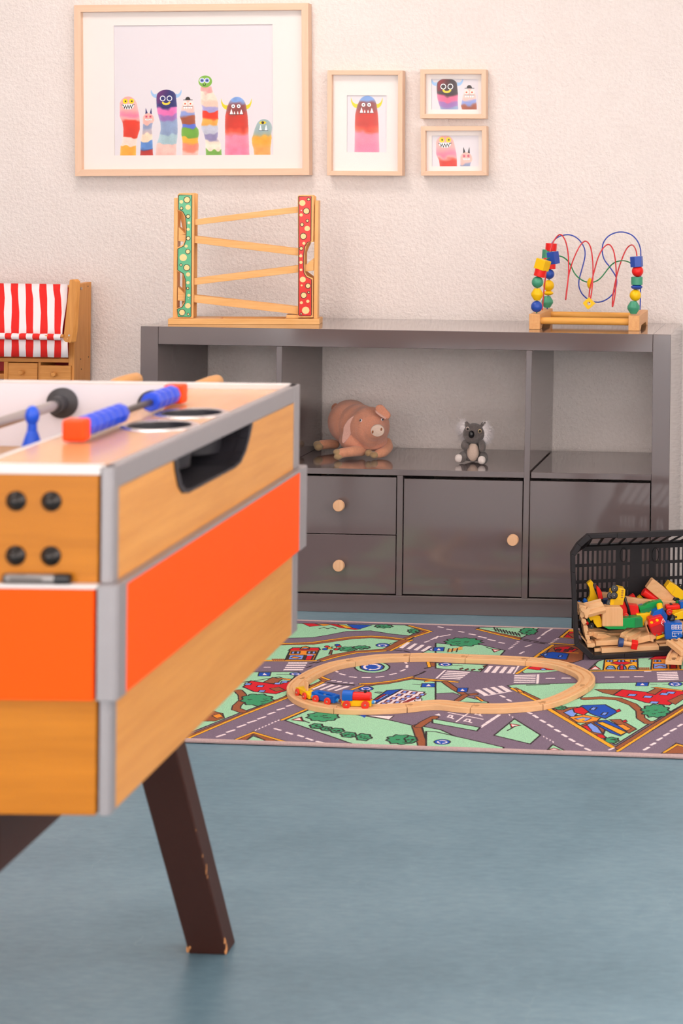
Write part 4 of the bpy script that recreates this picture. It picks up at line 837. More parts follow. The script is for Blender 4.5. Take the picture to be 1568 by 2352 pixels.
P('B', [(460, 636), (474, 638), (470, 648)], WH, None); P('B', [(480, 650), (494, 652), (488, 660)], WH, None)
green('B', [(-60, 745), (0, 747), (430, 845), (435, 870), (-60, 870)]); sign('B', 42, 812, 52, 16)
green('B', [(700, 872), (742, 828), (830, 872)]); warn('B', [(712, 862), (750, 850), (795, 864)])
dash('B', [(1100, 862, 1130, 850), (400, 640, 380, 652), (372, 657, 352, 670), (344, 676, 322, 690), (314, 696, 296, 710)], 7)
cv.a *= (1+(rngA.rand(CH, CW, 1).astype(np.float32)-.5)*.16)
RUGM = print_mat('rug_pile', cv.image('rug'), .95, fuzz=.0018, grain=.28, gscale=620, bmp=.5)
RUG = thing('play_rug', 'grey and green play rug printed with roads, houses and trees lying on the blue floor', 'rug', ((rx0+rx1)/2, -.63, 0))
ro = Vector(RUG.location)
nx = 24; V = []; F = []; UVs = []
for i in range(nx+1):
    x = rx0+(rx1-rx0)*i/nx
    for j in range(13):
        v = j/12; y = rf(x)+(rn(x)-rf(x))*v; V.append(tuple(Vector((x, y, RZ))-ro)); UVs.append((i/nx, 1-v))
for i in range(nx):
    for j in range(12): a = i*13+j; F.append((a, a+1, a+14, a+13))
me = bpy.data.meshes.new('pile'); me.from_pydata(V, [], F); uv = me.uv_layers.new(name='UVMap')
for p in me.polygons:
    for li in p.loop_indices: uv.data[li].uv = UVs[me.loops[li].vertex_index]
me.materials.append(RUGM); o = bpy.data.objects.new('pile', me); COL.objects.link(o); o.parent = RUG
cs = [Vector((rx0, rf(rx0), .001))-ro, Vector((rx1, rf(rx1), .001))-ro, Vector((rx1, rn(rx1), .001))-ro, Vector((rx0, rn(rx0), .001))-ro]
MB().prism(cs, (0, 0, .0062)).build('backing', mat('rug_backing', '#3B3336', .9), RUG)
BIND = mat('rug_binding', '#B79C99', .9, var=.2, scale=300, bmp=.8, bscale=400)
for a, b_ in zip(cs, cs[1:]+cs[:1]):
    a, b_ = a+Vector((0, 0, .0045)), b_+Vector((0, 0, .0045))
    MB().tube([a.lerp(b_, k/8) for k in range(9)], .0048, 8).build('edge_binding', BIND, RUG, smooth=True)

# ------------------------------------------------------------------ toy railway
TZ = RZ; TT = TZ+.0125
outer = [('A', 1560, 250), ('A', 1410, 252), ('A', 1200, 258), ('A', 1040, 280), ('A', 900, 305), ('A', 800, 338), ('A', 720, 375), ('A', 660, 412), ('A', 622, 448), ('A', 611, 480), ('A', 624, 515), ('A', 660, 545), ('A', 720, 573), ('A', 800, 595), ('A', 900, 607), ('A', 1040, 615), ('A', 1200, 613), ('A', 1385, 603), ('A', 1560, 583),
         ('B', 110, 588), ('B', 215, 597), ('B', 400, 600), ('B', 560, 590), ('B', 680, 578), ('B', 800, 547), ('B', 900, 503), ('B', 975, 460), ('B', 1008, 425), ('B', 1008, 395), ('B', 980, 363), ('B', 920, 334), ('B', 830, 303), ('B', 720, 283), ('B', 585, 272), ('B', 400, 262), ('B', 215, 256)]
OW = []
for l, x, y in outer: ox, oy, s = SCL[l]; OW.append(at(ox+x/s, oy+y/s, Z=TT))
dense = catmull(OW, 10, True)
cen = Vector((sum(p.x for p in dense)/len(dense), sum(p.y for p in dense)/len(dense), TT))
n = len(dense); mid = []
for i, p in enumerate(dense):
    t = (dense[(i+6) % n]-dense[i-6]).normalized(); nrm = Vector((-t.y, t.x, 0))
    mid.append(p+nrm*.0195)
# smooth
for _ in range(12): mid = [(mid[i-1]+mid[i]*2+mid[(i+1) % n])/4 for i in range(n)]
if (mid[0]-cen).length > (dense[0]-cen).length:
    mid = [dense[i]*2-mid[i] for i in range(n)]
J = [(943, 1505), (815, 1519), (712, 1556), (667, 1590), (765, 1628), (935, 1627), (1077, 1627), (1247, 1620), (1342, 1577), (1318, 1530), (1212, 1511), (1075, 1508)]
ji = []
for q in J:
    w_ = at(*q, Z=TT); ji.append(min(range(n), key=lambda i: (mid[i]-w_).length))
LBL = ['far straight run left of its middle', 'curve behind the left bend', 'curve leading into the left bend', 'curve at the left bend under the wagons', 'curve under the blue wagon and engine', 'near piece just in front of the engine',
       'near wavy piece after the engine', 'near straight before the right bend', 'curve at the front of the right bend', 'curve at the back of the right bend', 'far straight beside the right bend', 'far straight in the middle of the back run']
SEC = [(-.02, -.012), (.02, -.012), (.02, -.001), (.019, 0), (.0135, 0), (.0128, -.003), (.0068, -.003), (.0061, 0), (-.0061, 0), (-.0068, -.003), (-.0128, -.003), (-.0135, 0), (-.019, 0), (-.02, -.001)]
TRK = wood('track_beech', '#EBC092', '#DBA873', 0, scale=10, contrast=.6); TRKD = mat('track_joint', '#B98A5B', .6)
def track_parts(t, pts, o, peg=True):
    MB().sweep([p-o for p in pts], SEC).build('track_body', TRK, t)
    e = pts[-1]-o; d = (pts[-1]-pts[-2]).normalized(); s = d.cross(Vector((0, 0, 1)))
    if peg:
        q = e+Vector((0, 0, .0003)); pg = MB(); pg.cyl(q+d*.011+Vector((0, 0, -.002)), q+d*.011, .0058, seg=20)
        pg.prism([q+s*.003-d*.001+Vector((0, 0, -.002)), q-s*.003-d*.001+Vector((0, 0, -.002)), q-s*.003+d*.009+Vector((0, 0, -.002)), q+s*.003+d*.009+Vector((0, 0, -.002))], (0, 0, .0018))
        pg.build('peg', TRKD, t)
for k in range(len(ji)):
    a, b_ = ji[k], ji[(k+1) % len(ji)]
    idx = []; i = a
    while i != b_: idx.append(i); i = (i+1) % n
    idx.append(b_)
    if len(idx) > n*.6: idx = idx[:2]
    pts = [mid[i] for i in idx]
    # small saw gap at each end
    pts[0] = pts[0]+(pts[1]-pts[0]).normalized()*.0006; pts[-1] = pts[-1]+(pts[-2]-pts[-1]).normalized()*.0006
    o_t = sum(pts, Vector())/len(pts); o_t.z = TZ
    t = thing('wooden_track', 'beech toy railway track on the rug, '+LBL[k], 'toy track', o_t, 0, 'laid railway track pieces'); track_parts(t, pts, o_t)

AX = mat('axle_cap', '#B8AFA4', .3, metal=.9)
REDW = mat('wheel_red', '#E23222', .35, var=.05)
def wheel(par, x, y, z, r=.0082, w_=.0045, sgn=-1, mt=None):
    k = MB().cyl((x, y, z), (x, y+sgn*w_, z), r, seg=28).build('wheel', mt or REDW, par, smooth=True, bev=.0006)
    MB().ell((x, y+sgn*w_, z), (.0024, .0012, .0024), 12).build('axle_cap', AX, k, smooth=True); return k
def on_track(px_, py_, z=TT-.003): return at(px_, py_, Z=z)
# engine: heading right
pA, pB = on_track(796, 1627), on_track(838, 1628); d = (pB-pA); ang = atan2(d.y, d.x); mid_ = (pA+pB)/2; wb = d.length
LO = thing('toy_engine', 'toy steam engine with red boiler, blue cab and yellow chassis on the track', 'toy train', mid_+Vector((-sin(ang), cos(ang), 0))*.012, ang)
s = wb/.042; L = lambda v: v*s
MB().box((-L(.034), -.009, .004), (L(.034), .009, .0165)).build('chassis', YEL, LO, bev=.001)
MB().cyl((-L(.012), 0, .0245), (L(.031), 0, .0245), .0095, seg=32).build('boiler', RED, LO, smooth=True, bev=.0008)
pr_ = [(-.011, .0165), (.011, .0165), (.011, .030)]+[(.011*cos(a), .030+.0075*sin(a)) for a in np.linspace(.2, pi-.2, 10)]+[(-.011, .030)]
MB().prism([(-L(.033), y, z) for y, z in pr_], (L(.024), 0, 0)).build('cab', BLUE, LO, bev=.0008, smooth=True)
MB().cyl((L(.018), 0, .033), (L(.018), 0, .0385), .0035).build('chimney', BLACK, LO, smooth=True)
MB().cyl((L(.034), 0, .0115), (L(.040), 0, .0115), .0042).build('magnet', mat('magnet_blue', '#2F8FD0', .3), LO, smooth=True); MB().cyl((L(.040), 0, .0115), (L(.0415), 0, .0115), .0032).build('magnet_plate', STEEL, LO)
MB().cyl((-L(.037), 0, .0115), (-L(.034), 0, .0115), .0042).build('magnet', RED, LO, smooth=True)
for x in (-L(.0215), L(.0215)): wheel(LO, x, -.0105, .0085, .0092); wheel(LO, x, .0105, .0085, .0092, sgn=1)
# blue wagon
pA, pB = on_track(725, 1614), on_track(752, 1620); d = (pB-pA); ang = atan2(d.y, d.x)
BW = thing('toy_wagon', 'blue flat toy wagon with red wheels coupled behind the engine', 'toy train', (pA+pB)/2+Vector((-sin(ang), cos(ang), 0))*.012, ang)
s = d.length/.030
pts = [(-.029, .006), (.029, .006), (.029, .022), (.021, .022), (.019, .019), (-.019, .019), (-.021, .022), (-.029, .022)]
MB().prism([(L(x), -.0095, z) for x, z in pts], (0, .019, 0)).build('wagon_body', BLUE, BW, bev=.0012)
MB().box((-L(.019), .0, .019), (L(.019), .0095, .0225)).build('ridge', BLUE, BW, bev=.001)
MB().cyl((0, -.002, .019), (0, -.002, .0205), .0035).build('pin', STEEL, BW, smooth=True)
for sg, mt_ in ((1, 'magnet_blue'), (-1, 'magnet_blue')): MB().cyl((sg*L(.029), 0, .0115), (sg*L(.034), 0, .0115), .004).build('magnet', MATS[mt_], BW, smooth=True)
MB().cyl((L(.034), 0, .0115), (L(.0365), 0, .0115), .0034).build('magnet_plate', STEEL, BW)
for x in (-L(.015), L(.015)): wheel(BW, x, -.0105, .0085, .0088); wheel(BW, x, .0105, .0085, .0088, sgn=1)
# yellow wagon with two pegs
pA, pB = on_track(683, 1599), on_track(699, 1608); d = (pB-pA); ang = atan2(d.y, d.x)
YW = thing('toy_wagon', 'yellow toy wagon with two upright wooden pegs at the back of the train', 'toy train', (pA+pB)/2+Vector((-sin(ang), cos(ang), 0))*.011, ang)
s = d.length/.026
pts = [(-.024, .006), (.026, .006), (.026, .0145), (.014, .019), (-.014, .019), (-.024, .0165)]
MB().prism([(L(x), -.009, z) for x, z in pts], (0, .018, 0)).build('wagon_body', YEL, YW, bev=.001)
for x, y in ((-L(.004), .003), (L(.009), -.002)): MB().cyl((x, y, .017), (x, y, .037), .0030, seg=16).build('peg', WB[2], YW, smooth=True)
MB().cyl((L(.026), 0, .0115), (L(.031), 0, .0115), .004).build('magnet', MATS['magnet_blue'], YW, smooth=True); MB().cyl((L(.031), 0, .0115), (L(.0325), 0, .0115), .003).build('magnet_plate', STEEL, YW)
for x in (-L(.013), L(.013)): wheel(YW, x, -.0095, .0085, .0085); wheel(YW, x, .0095, .0085, .0085, sgn=1)

# ------------------------------------------------------------------ table football
FT = thing('football_table', 'oak and orange table football cabinet with grey metal edging and splayed brown legs', 'game table', (1.160, -2.942, 0), .045)
FL, FW = 1.40, .7525
fbx = lambda name, lo, hi, mt, bev=.0012, par=None: MB().box(lo, hi).build(name, mt, par or FT, bev=bev)
ORAN = mat('orange_laminate', '#FF5200', .5, var=.02, scale=5, spec=.15)
z0, z1, z2, z3 = .533, .657, .777, .900
th = .03
def hoop(nm, za, zb, pr, mtf, mts):
    fbx(nm, (-FL+th, -pr, za), (-.014, th, zb), mtf); fbx(nm, (-FL+th, FW-th, za), (-.014, FW+pr, zb), mtf)
    fbx(nm, (-FL-pr, .014, za), (-FL+th, FW-.014, zb), mts)
    return fbx(nm, (-th, .014, za), (pr, FW-.014, zb), mts)
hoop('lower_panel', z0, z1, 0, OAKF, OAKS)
hoop('orange_band', z1, z2, .010, ORAN, ORAN)
# upper tier: near side, far side and two ends, the visible end with the ball opening
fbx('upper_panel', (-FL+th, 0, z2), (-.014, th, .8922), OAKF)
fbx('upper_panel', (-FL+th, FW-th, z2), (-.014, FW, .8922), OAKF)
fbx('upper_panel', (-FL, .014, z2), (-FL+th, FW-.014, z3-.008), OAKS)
op = [(.193, .876), (.197, .862), (.208, .843), (.222, .833), (.245, .829), (.430, .828), (.455, .831), (.478, .842), (.495, .858), (.508, .876)]
def opening(pts, inset):
    c = (.35, .862); return [(y+(c[0]-y)*inset, z if z > .875 else z+(c[1]-z)*inset*1.6) for y, z in pts]
mb = MB(); y_l, y_r = .014, FW-.014
mb.box((-.016, y_l, z2), (0, y_r, .828)); mb.box((-.016, y_l, .828), (0, op[0][0], z3-.0245)); mb.box((-.016, op[-1][0], .828), (0, y_r, z3-.0245))
for k in range(4):
    (ya, za), (yb, zb) = op[k], op[k+1]; mb.prism([(-.016, ya, .828), (-.016, yb, .828), (-.016, yb, zb), (-.016, ya, za)], (.016, 0, 0)) if zb > .8285 else None
for k in range(5, 9):
    (ya, za), (yb, zb) = op[k], op[k+1]; mb.prism([(-.016, ya, .828), (-.016, yb, .828), (-.016, yb, zb), (-.016, ya, max(za, .8281))], (.016, 0, 0))
mb.build('upper_panel', OAKS, FT)
BLK = mat('black_tray', '#26242A', .45, var=.1)
# ball tray: bezel and recessed bowl
mb = MB(); ou_, in_ = op, opening(op, .065)
for k in range(len(op)-1):
    mb.prism([(-.012, *ou_[k]), (-.012, *ou_[k+1]), (-.012, *in_[k+1]), (-.012, *in_[k])], (.0145, 0, 0))
bz = mb.build('tray_bezel', BLK, FT, bev=.001)
mb = MB()
for k in range(len(op)-1):
    a, b_ = in_[k], in_[k+1]; mb.prism([(-.012, *a), (-.012, *b_), (-.012, b_[0], b_[1]-.003), (-.012, a[0], a[1]-.003)], (-.10, 0, 0))
mb.box((-.115, .19, .825), (-.11, .51, .885)); mb.build('ball_tray', BLK, FT)
# metal edging
fbx('edge_rail', (-.012, .0, z3-.0245), (.0012, FW, z3), ALU, .002)
TRIM = mat('pale_trim', '#DAD4D2', .45, var=.02)
fbx('edge_rail', (-FL, -.0012, .8915), (-.012, .014, z3+.001), TRIM, .0012); fbx('edge_rail', (-FL, FW-.012, .8915), (-.012, FW+.0012, z3+.001), TRIM, .0012)
fbx('edge_rail', (-FL, 0, z3-.0245), (-FL+.012, FW, z3), ALU, .002)
def corner(za, zb, pr, ypos):
    if ypos == 0: pts = [(-.0105, -pr-.0012), (pr-.002, -pr-.0012), (pr+.0012, -pr+.002), (pr+.0012, .0165), (-.0105, .0165)]
    else: pts = [(-.012, FW+pr+.0012), (pr-.002, FW+pr+.0012), (pr+.0012, FW+pr-.002), (pr+.0012, FW-.030), (-.012, FW-.030)]
    MB().prism([(x, y, za) for x, y in pts], (0, 0, zb-za)).build('corner_profile', ALU, FT, bev=.0008)
for yp in (0, 1):
    corner(z0, z1, 0, yp); corner(z1, z2+.001, .010, yp); corner(z2+.001, z3, .0004, yp)
fbx('ledge_trim', (-FL, -.0115, z2-.003), (-.011, 0, z2+.001), TRIM, .0008); fbx('ledge_trim', (0, .016, z2-.003), (.0115, FW-.03, z2+.001), ALU, .0008)
# top plate at the end with two cup rings
PLT = wood('top_plate_wood', '#E2AC78', '#D79C66', 1, scale=5, rough=.2, contrast=.6, coat=.2)
cups = [(-.070, .350), (-.068, .468)]; CR = .041
mb = MB(); zt0, zt1 = .875, .893
# plate is cut in strips round the two holes
N = 28
def plate_hole(cx, cy, xa, xb, ya, yb):
    for k in range(N):
        a0, a1 = 2*pi*k/N, 2*pi*(k+1)/N
        def ed(a):
            d = Vector((cos(a), sin(a))); t = min(((xb-cx)/d.x if d.x > 1e-6 else (xa-cx)/d.x if d.x < -1e-6 else 9), ((yb-cy)/d.y if d.y > 1e-6 else (ya-cy)/d.y if d.y < -1e-6 else 9)); return (cx+d.x*t, cy+d.y*t)
        e0, e1 = ed(a0), ed(a1); c0, c1_ = (cx+CR*cos(a0), cy+CR*sin(a0)), (cx+CR*cos(a1), cy+CR*sin(a1))
        poly = [c0, e0]
        for X_ in (xa, xb):
            for Y_ in (ya, yb):
                ang_ = atan2(Y_-cy, X_-cx) % (2*pi)
                if a0 < ang_ < a1: poly.append((X_, Y_))
        poly += [e1, c1_]; mb.prism([(x, y, zt1) for x, y in poly], (0, 0, zt0-zt1))
xa, xb = -.158, -.012
plate_hole(*cups[0], xa, xb, .30, .409); plate_hole(*cups[1], xa, xb, .409, .52)
mb.box((xa, .014, zt0), (xb, .30, zt1)); mb.box((xa, .52, zt0), (xb, FW-.012, zt1)); mb.build('top_plate', PLT, FT)
fbx('plate_edging', (xa-.007, .03, .85), (xa, FW-.03, zt1+.0004), TRIM, .0008)
for cx, cy in cups:
    r_ = MB().lathe([(CR-.002, zt1-.001), (CR-.002, zt1+.0012), (CR+.002, zt1+.0022), (CR+.007, zt1+.0006), (CR+.0075, zt1-.001), (CR-.002, zt1-.001)], Matrix.Translation((cx, cy, 0)), 40).build('cup_ring', mat('ring_chrome', '#D9D2D2', .2, metal=.9), FT, smooth=True)
    MB().lathe([(0, zt1-.05), (CR-.004, zt1-.05), (CR-.0004, zt1-.0005), (CR-.0022, zt1-.0005), (CR-.006, zt1-.048), (0, zt1-.048)], Matrix.Translation((cx, cy, 0)), 40).build('cup_insert', BLK, r_, smooth=True)
# playing field and inner walls
FIELD = mat('field_board', '#B98F68', .5, var=.05)
fbx('playing_field', (-FL+.06, .03, .800), (-.165, FW-.03, .807), FIELD, 0)
IW = mat('inner_wall_white', '#DFDBE4', .3, var=.01)
fbx('inner_wall', (-FL+.06, FW-.0315, .8072), (-.165, FW-.029, .8995), IW, 0); fbx('inner_wall', (-FL+.06, .029, .8072), (-.165, .0315, .8995), IW, 0)
fbx('inner_wall', (-.172, .0316, .8072), (-.1655, FW-.0316, .849), IW, 0)
# rods, bearings, handles, figures
ROD = mat('rod_steel', '#BDB4B4', .25, metal=.85, var=.03); FIGB = mat('figure_blue', '#0A4FD0', .35)
HND = wood('handle_wood', '#E0A868', '#C78B4C', 1, contrast=.5)
for x, z, men in ((-.339, .872, ()), (-.206, .870, (.30, .56))):
    ya = .033
    rd_ = MB().cyl((x, ya, z), (x, FW+.14, z), .0078, seg=20).build('rod', ROD, FT, smooth=True)
    MB().lathe([(.008, 0), (.0225, 0), (.0225, .005), (.012, .009), (.012, .03), (.008, .03)], Matrix.Translation((x, FW-.032, z)) @ Matrix.Rotation(pi/2, 4, 'X'), 32).build('bearing', mat('bearing_black', '#3A383C', .5), FT, smooth=True)
    MB().cyl((x, FW+.12, z), (x, FW+.165, z), .010, seg=20).build('handle_collar', BLACK, rd_, smooth=True)
    MB().lathe([(.009, 0), (.0125, .02), (.0125, .08), (.0115, .11), (.007, .117), (0, .118)], Matrix.Translation((x, FW+.16, z)) @ Matrix.Rotation(-pi/2, 4, 'X'), 20).build('handle', HND, rd_, smooth=True)
for y in (.305,):
    c = Vector((-.215, y, .87))
    mb = MB(); mb.box((-.221, y-.011, .812), (-.203, y+.011, .864)); mb.cyl((-.211, y, .852), (-.211, y, .892), .019, .0062, 18); mb.cyl((-.211, y, .888), (-.211, y, .902), .006, .0055, 14); mb.ell((-.211, y, .9105), (.0085, .0085, .0125), 18)
    mb.build('figure', FIGB, FT, bev=.002, smooth=True)
# score counters on their own bar
SX, SZ = -.120, .9085
MB().cyl((SX, .205, SZ), (SX, .562, SZ), .0045, seg=14).build('score_bar', mat('bar_dark', '#5B5250', .35, metal=.6), FT, smooth=True)
CO = mat('counter_orange', '#FF4A10', .4, spec=.2); CB_ = mat('counter_blue', '#0E46D8', .3)
def counter(y, ln, mt_, r=.0135): MB().cyl((SX, y, SZ), (SX, y+ln, SZ), r, seg=8 if mt_ is CB_ else 6).build('score_counter', mt_, FT, bev=.0022)
MB().box((SX-.0135, .200, .8945), (SX+.0135, .222, SZ+.0125)).build('bar_bracket', CO, FT, bev=.004, seg=3); MB().box((SX-.0135, .548, .8945), (SX+.0135, .572, SZ+.0125)).build('bar_bracket', CO, FT, bev=.004, seg=3)
for k in range(6): counter(.2235+k*.0215, .0195, CB_)
for k in range(4): counter(.545-(k+1)*.0215, .0195, CB_)
# bolts
for x, z in ((-.100, .8635), (-.063, .8635), (-.100, .806), (-.063, .806)):
    MB().lathe([(0, .0095), (.003, .009), (.0068, .0065), (.0085, .003), (.0105, .0018), (.0105, -.001), (0, -.001)], Matrix.Translation((x, 0, z)) @ Matrix.Rotation(pi/2, 4, 'X'), 28).build('bolt', mat('bolt_black', '#2C2826', .22, metal=.5), FT, smooth=True)
fbx('rear_bracket', (-.30, FW+.0, .55), (-.2, FW+.004, .6), ALU)
# legs
LEG = mat('leg_brown', '#40221A', .5, var=.10, scale=90, bmp=.1, spec=.3); CHIP = mat('bare_wood_chip', '#C98A55', .8, var=.3, scale=200)
def leg(xa, y_top, y_bot, x_sh=-.031):
    T0 = [(xa+x_sh, y_top), (xa+x_sh+.064, y_top), (xa+x_sh+.064, y_top+.042), (xa+x_sh, y_top+.042)]
    B0 = [(xa, y_bot), (xa+.061, y_bot-.002), (xa+.061, y_bot+.042), (xa, y_bot+.042)]
    mb = MB(); bm = mb.bm; t_ = [bm.verts.new((x, y, .5329)) for x, y in T0]; b0 = [bm.verts.new((x, y, 0)) for x, y in B0]
    bm.faces.new(t_); bm.faces.new(b0[::-1])
    for k in range(4): bm.faces.new((t_[k], b0[k], b0[(k+1) % 4], t_[(k+1) % 4]))
    return mb.build('leg', LEG, FT, bev=.003, seg=3)
lg = leg(-.189, .585, .853)
rr = random.Random(4)
mb = MB()
def chip(x, y, z, sx, sy, sz):
    for q in range(3): mb.ell((x+rr.uniform(-.3, .3)*sx, y+rr.uniform(-.2, .2)*sy, z+rr.uniform(-.4, .4)*sz), (sx*.6, sy*.6, sz*.6), 8)
def on_leg(t, u): # t 0 foot..1 top, u 0..1 across the near face
    x = (-.189+.061*u)*(1-t)+(-.220+.064*u)*t; y = .853*(1-t)+.585*t; return x, y, .533*t
for t, u, a, b_, c in ((.02, .03, .004, .003, .010), (.03, .10, .003, .002, .006), (.02, .97, .004, .003, .012), (.05, 1.0, .003, .002, .006), (.31, .995, .0012, .001, .010), (.29, .99, .001, .001, .006), (.36, .992, .0008, .001, .005), (.45, .99, .0007, .001, .003), (.80, .995, .0011, .001, .004), (.84, .99, .0006, .001, .002)):
    x, y, z = on_leg(t, u); chip(x, y+.001, z, a, b_, c)
mb.build('worn_edge', CHIP, lg, kind='stuff')
leg(-.33, .10, -.13); leg(-FL+.24, .585, .853); leg(-FL+.24, .10, -.13)
fbx('leg_rail', (-.195, .08, .437), (-.150, .60, .533), LEG, .002)
fbx('leg_rail', (-FL+.20, .08, .437), (-FL+.245, .60, .533), LEG, .002)
fbx('floor_board', (-FL+.03, .03, z0), (-.03, FW-.03, z0+.006), mat('underside_brown', '#5A4436', .7), 0)
# felt marker on the ledge
o_ = FT.matrix_basis; w0 = Matrix.Translation((1.160, -2.942, 0)) @ Matrix.Rotation(.045, 4, 'Z')
PEN = thing('marker_pen', 'silver felt marker with black cap lying on the ledge of the orange band', 'pen', w0 @ Vector((-.074, -.0060, z2+.0062)), .045)
MB().lathe([(0, -.034), (.0045, -.034), (.0052, -.031), (.0052, .018), (0, .018)], Matrix.Rotation(pi/2, 4, 'Y'), 20).build('barrel', mat('pen_silver', '#8F8A88', .35, metal=.6), PEN, smooth=True)
MB().lathe([(0, .018), (.0056, .018), (.0056, .030), (.0048, .034), (0, .034)], Matrix.Rotation(pi/2, 4, 'Y'), 20).build('cap', BLACK, PEN, smooth=True)
MB().lathe([(0, -.036), (.0046, -.036), (.0050, -.0335), (0, -.0335)], Matrix.Rotation(pi/2, 4, 'Y'), 20).build('end_plug', BLACK, PEN, smooth=True)
MB().box((-.028, -.0056, -.002), (.006, -.0049, .002)).build('print_label', mat('pen_print', '#5A5553', .5), PEN)

# ------------------------------------------------------------------ soft toys
def fused(name, mb, mt, par, vox=.0022, sm=6, disp=0.):
    o = mb.build(name, mt, par)
    r_ = o.modifiers.new('r', 'REMESH'); r_.mode = 'VOXEL'; r_.voxel_size = vox; r_.use_smooth_shade = True
    s_ = o.modifiers.new('s', 'SMOOTH'); s_.iterations = sm; s_.factor = .5
    if disp:
        tx = bpy.data.textures.new('fuzz', 'CLOUDS'); tx.noise_scale = .0022; d = o.modifiers.new('d', 'DISPLACE'); d.texture = tx; d.strength = disp; d.mid_level = .5
    return o
def plush(name, c, var=.18): return mat(name, c, .95, var=var, scale=260, bmp=.9, bscale=700, sheen=.35, bdist=.002)
MZs = .4017
PIG = thing('plush_pig', 'orange pink plush pig lying on its belly on the middle shelf', 'soft toy', (.53, .21, MZs))
po = Vector(PIG.location)
q = lambda x, y, Y: at(740+x/8.711, 900+y/8.711, Y=Y)-po
PGM = plush('plush_pig_fur', '#E29A7C'); PGD = plush('plush_pig_leg', '#DB9A78'); HOOF = plush('plush_hoof', '#AE9068', .1)
def hit(x, y, els, base):
    "where the sight line of a photo point first meets one of the rounded bodies"
    d = ray(x, y); best = None
    for c, r in els:
        o = CAMP-(c+base); oo = Vector([o[i]/r[i] for i in range(3)]); dd = Vector([d[i]/r[i] for i in range(3)])
        A, B, C_ = dd.dot(dd), 2*oo.dot(dd), oo.dot(oo)-1; D_ = B*B-4*A*C_
        if D_ > 0:
            t = (-B-sqrt(D_))/(2*A)
            if best is None or t < best[0]:
                p = CAMP+d*t; e = p-(c+base); best = (t, p-base, Vector([e[i]/r[i]**2 for i in range(3)]).normalized())
    return (best[1], best[2]) if best else (at(x, y, Y=base.y)-base, Vector((0, -1, 0)))
PE = [(q(545, 590, .290), (.0625, .074, .0640)), (q(600, 650, .275), (.063, .070, .0640)), (q(720, 660, .250), (.060, .065, .0610)), (q(850, 700, .222), (.058, .056, .0590)), (q(940, 700, .200), (.0590, .050, .0590)),
      (q(980, 740, .185), (.050, .046, .0520)), (q(1050, 765, .165), (.034, .036, .033)), (q(1090, 780, .150), (.0245, .026, .024)), (q(700, 960, .22), (.052, .055, .034)), (q(1000, 960, .205), (.044, .040, .032))]
mb = MB()
for c_e, r_e in PE: mb.ell(c_e, r_e, 36)
fused('body', mb, PGM, PIG, .0026, 22, .0012)
sn = q(1103, 778, .1245); SNR = Matrix.Rotation(radians(6), 4, 'Z') @ Matrix.Rotation(radians(6), 4, 'X') @ Matrix.Rotation(pi/2, 4, 'X'); snn = (SNR @ Vector((0, 0, 1))).normalized()
SN = MB().lathe([(0, .0030), (.015, .0026), (.0185, .001), (.0195, -.004), (.018, -.010), (0, -.010)], Matrix.Translation(sn) @ SNR @ Matrix.Diagonal((1, .92, 1, 1)), 28).build('snout', plush('plush_snout', '#E6CBB8', .05), PIG, smooth=True)
for x, y in ((1007, 803), (1180, 750)):
    c = at_plane(740+x/8.711, 900+y/8.711, sn+po+snn*.0030, snn)-po; MB().ell(c, (.0026, .0010, .0046), 14, Matrix.Rotation(radians(8), 3, 'Y')).build('nostril', mat('nostril_brown', '#8A5636', .9), SN, smooth=True)
EYW = mat('eye_white', '#E8E2E6', .2); EYB = mat('eye_black', '#18171C', .12)
for x, y in ((772, 573), (1195, 560)):
    c, nn = hit(740+x/8.711, 900+y/8.711, PE, po); ey = MB().ell(c+nn*.0006, (.0042, .0035, .0046), 16).build('eye', EYW, PIG, smooth=True)
    MB().ell(c+nn*.0030+Vector((.0004, -.0010, -.0006)), (.0022, .0022, .0030), 14, Matrix.Rotation(radians(25), 3, 'Y')).build('pupil', EYB, ey, smooth=True)
EARM = plush('plush_ear', '#E0AE9E', .06)
def ear(pts, Y, mt_, th_, bend=0.):
    c = [sum(p[k] for p in pts)/len(pts) for k in (0, 1)]
    V = [q(x, y, Y-bend*((y-c[1])/300)) for x, y in pts]; mb = MB(); mb.prism(V, (0, th_, 0)); return mb
e = ear([(630, 475), (662, 505), (672, 560), (655, 660), (620, 760), (560, 870), (490, 970), (430, 1035), (400, 1030), (384, 1000), (390, 900), (410, 800), (418, 710), (450, 640), (510, 560), (580, 500)], .172, EARM, .007, .004).build('ear', EARM, PIG, bev=.003, seg=3, smooth=True)
e2 = ear([(1055, 300), (1110, 262), (1180, 258), (1225, 300), (1290, 370), (1350, 430), (1358, 490), (1330, 545), (1270, 553), (1200, 510), (1130, 460), (1070, 410), (1052, 360)], .150, PGM, .010, .0).build('ear', PGM, PIG, bev=.004, seg=3, smooth=True)
ear([(1058, 370), (1072, 378), (1140, 428), (1215, 480), (1278, 520), (1270, 556), (1190, 515), (1110, 460), (1060, 410)], .1475, EARM, .004).build('ear_lining', EARM, e2, bev=.0015, smooth=True)
def limb(pts, rad, name='leg'):
    P_ = catmull([q(x, y, Y) for x, y, Y in pts], 6); rr_ = [np.interp(k/(len(P_)-1), np.linspace(0, 1, len(rad)), rad) for k in range(len(P_))]
    mb = MB(); 
    for p, r_ in zip(P_, rr_): mb.ell(p, (r_, r_, r_), 16)
    return fused(name, mb, PGD, PIG, .002, 4, .0009)
def hoofs(c1_, c2_, r, par):
    mb = MB(); mb.ell(q(*c1_), r, 20); mb.ell(q(*c2_), r, 20); fused('hoof', mb, HOOF, par, .0018, 3)
Y0 = .135
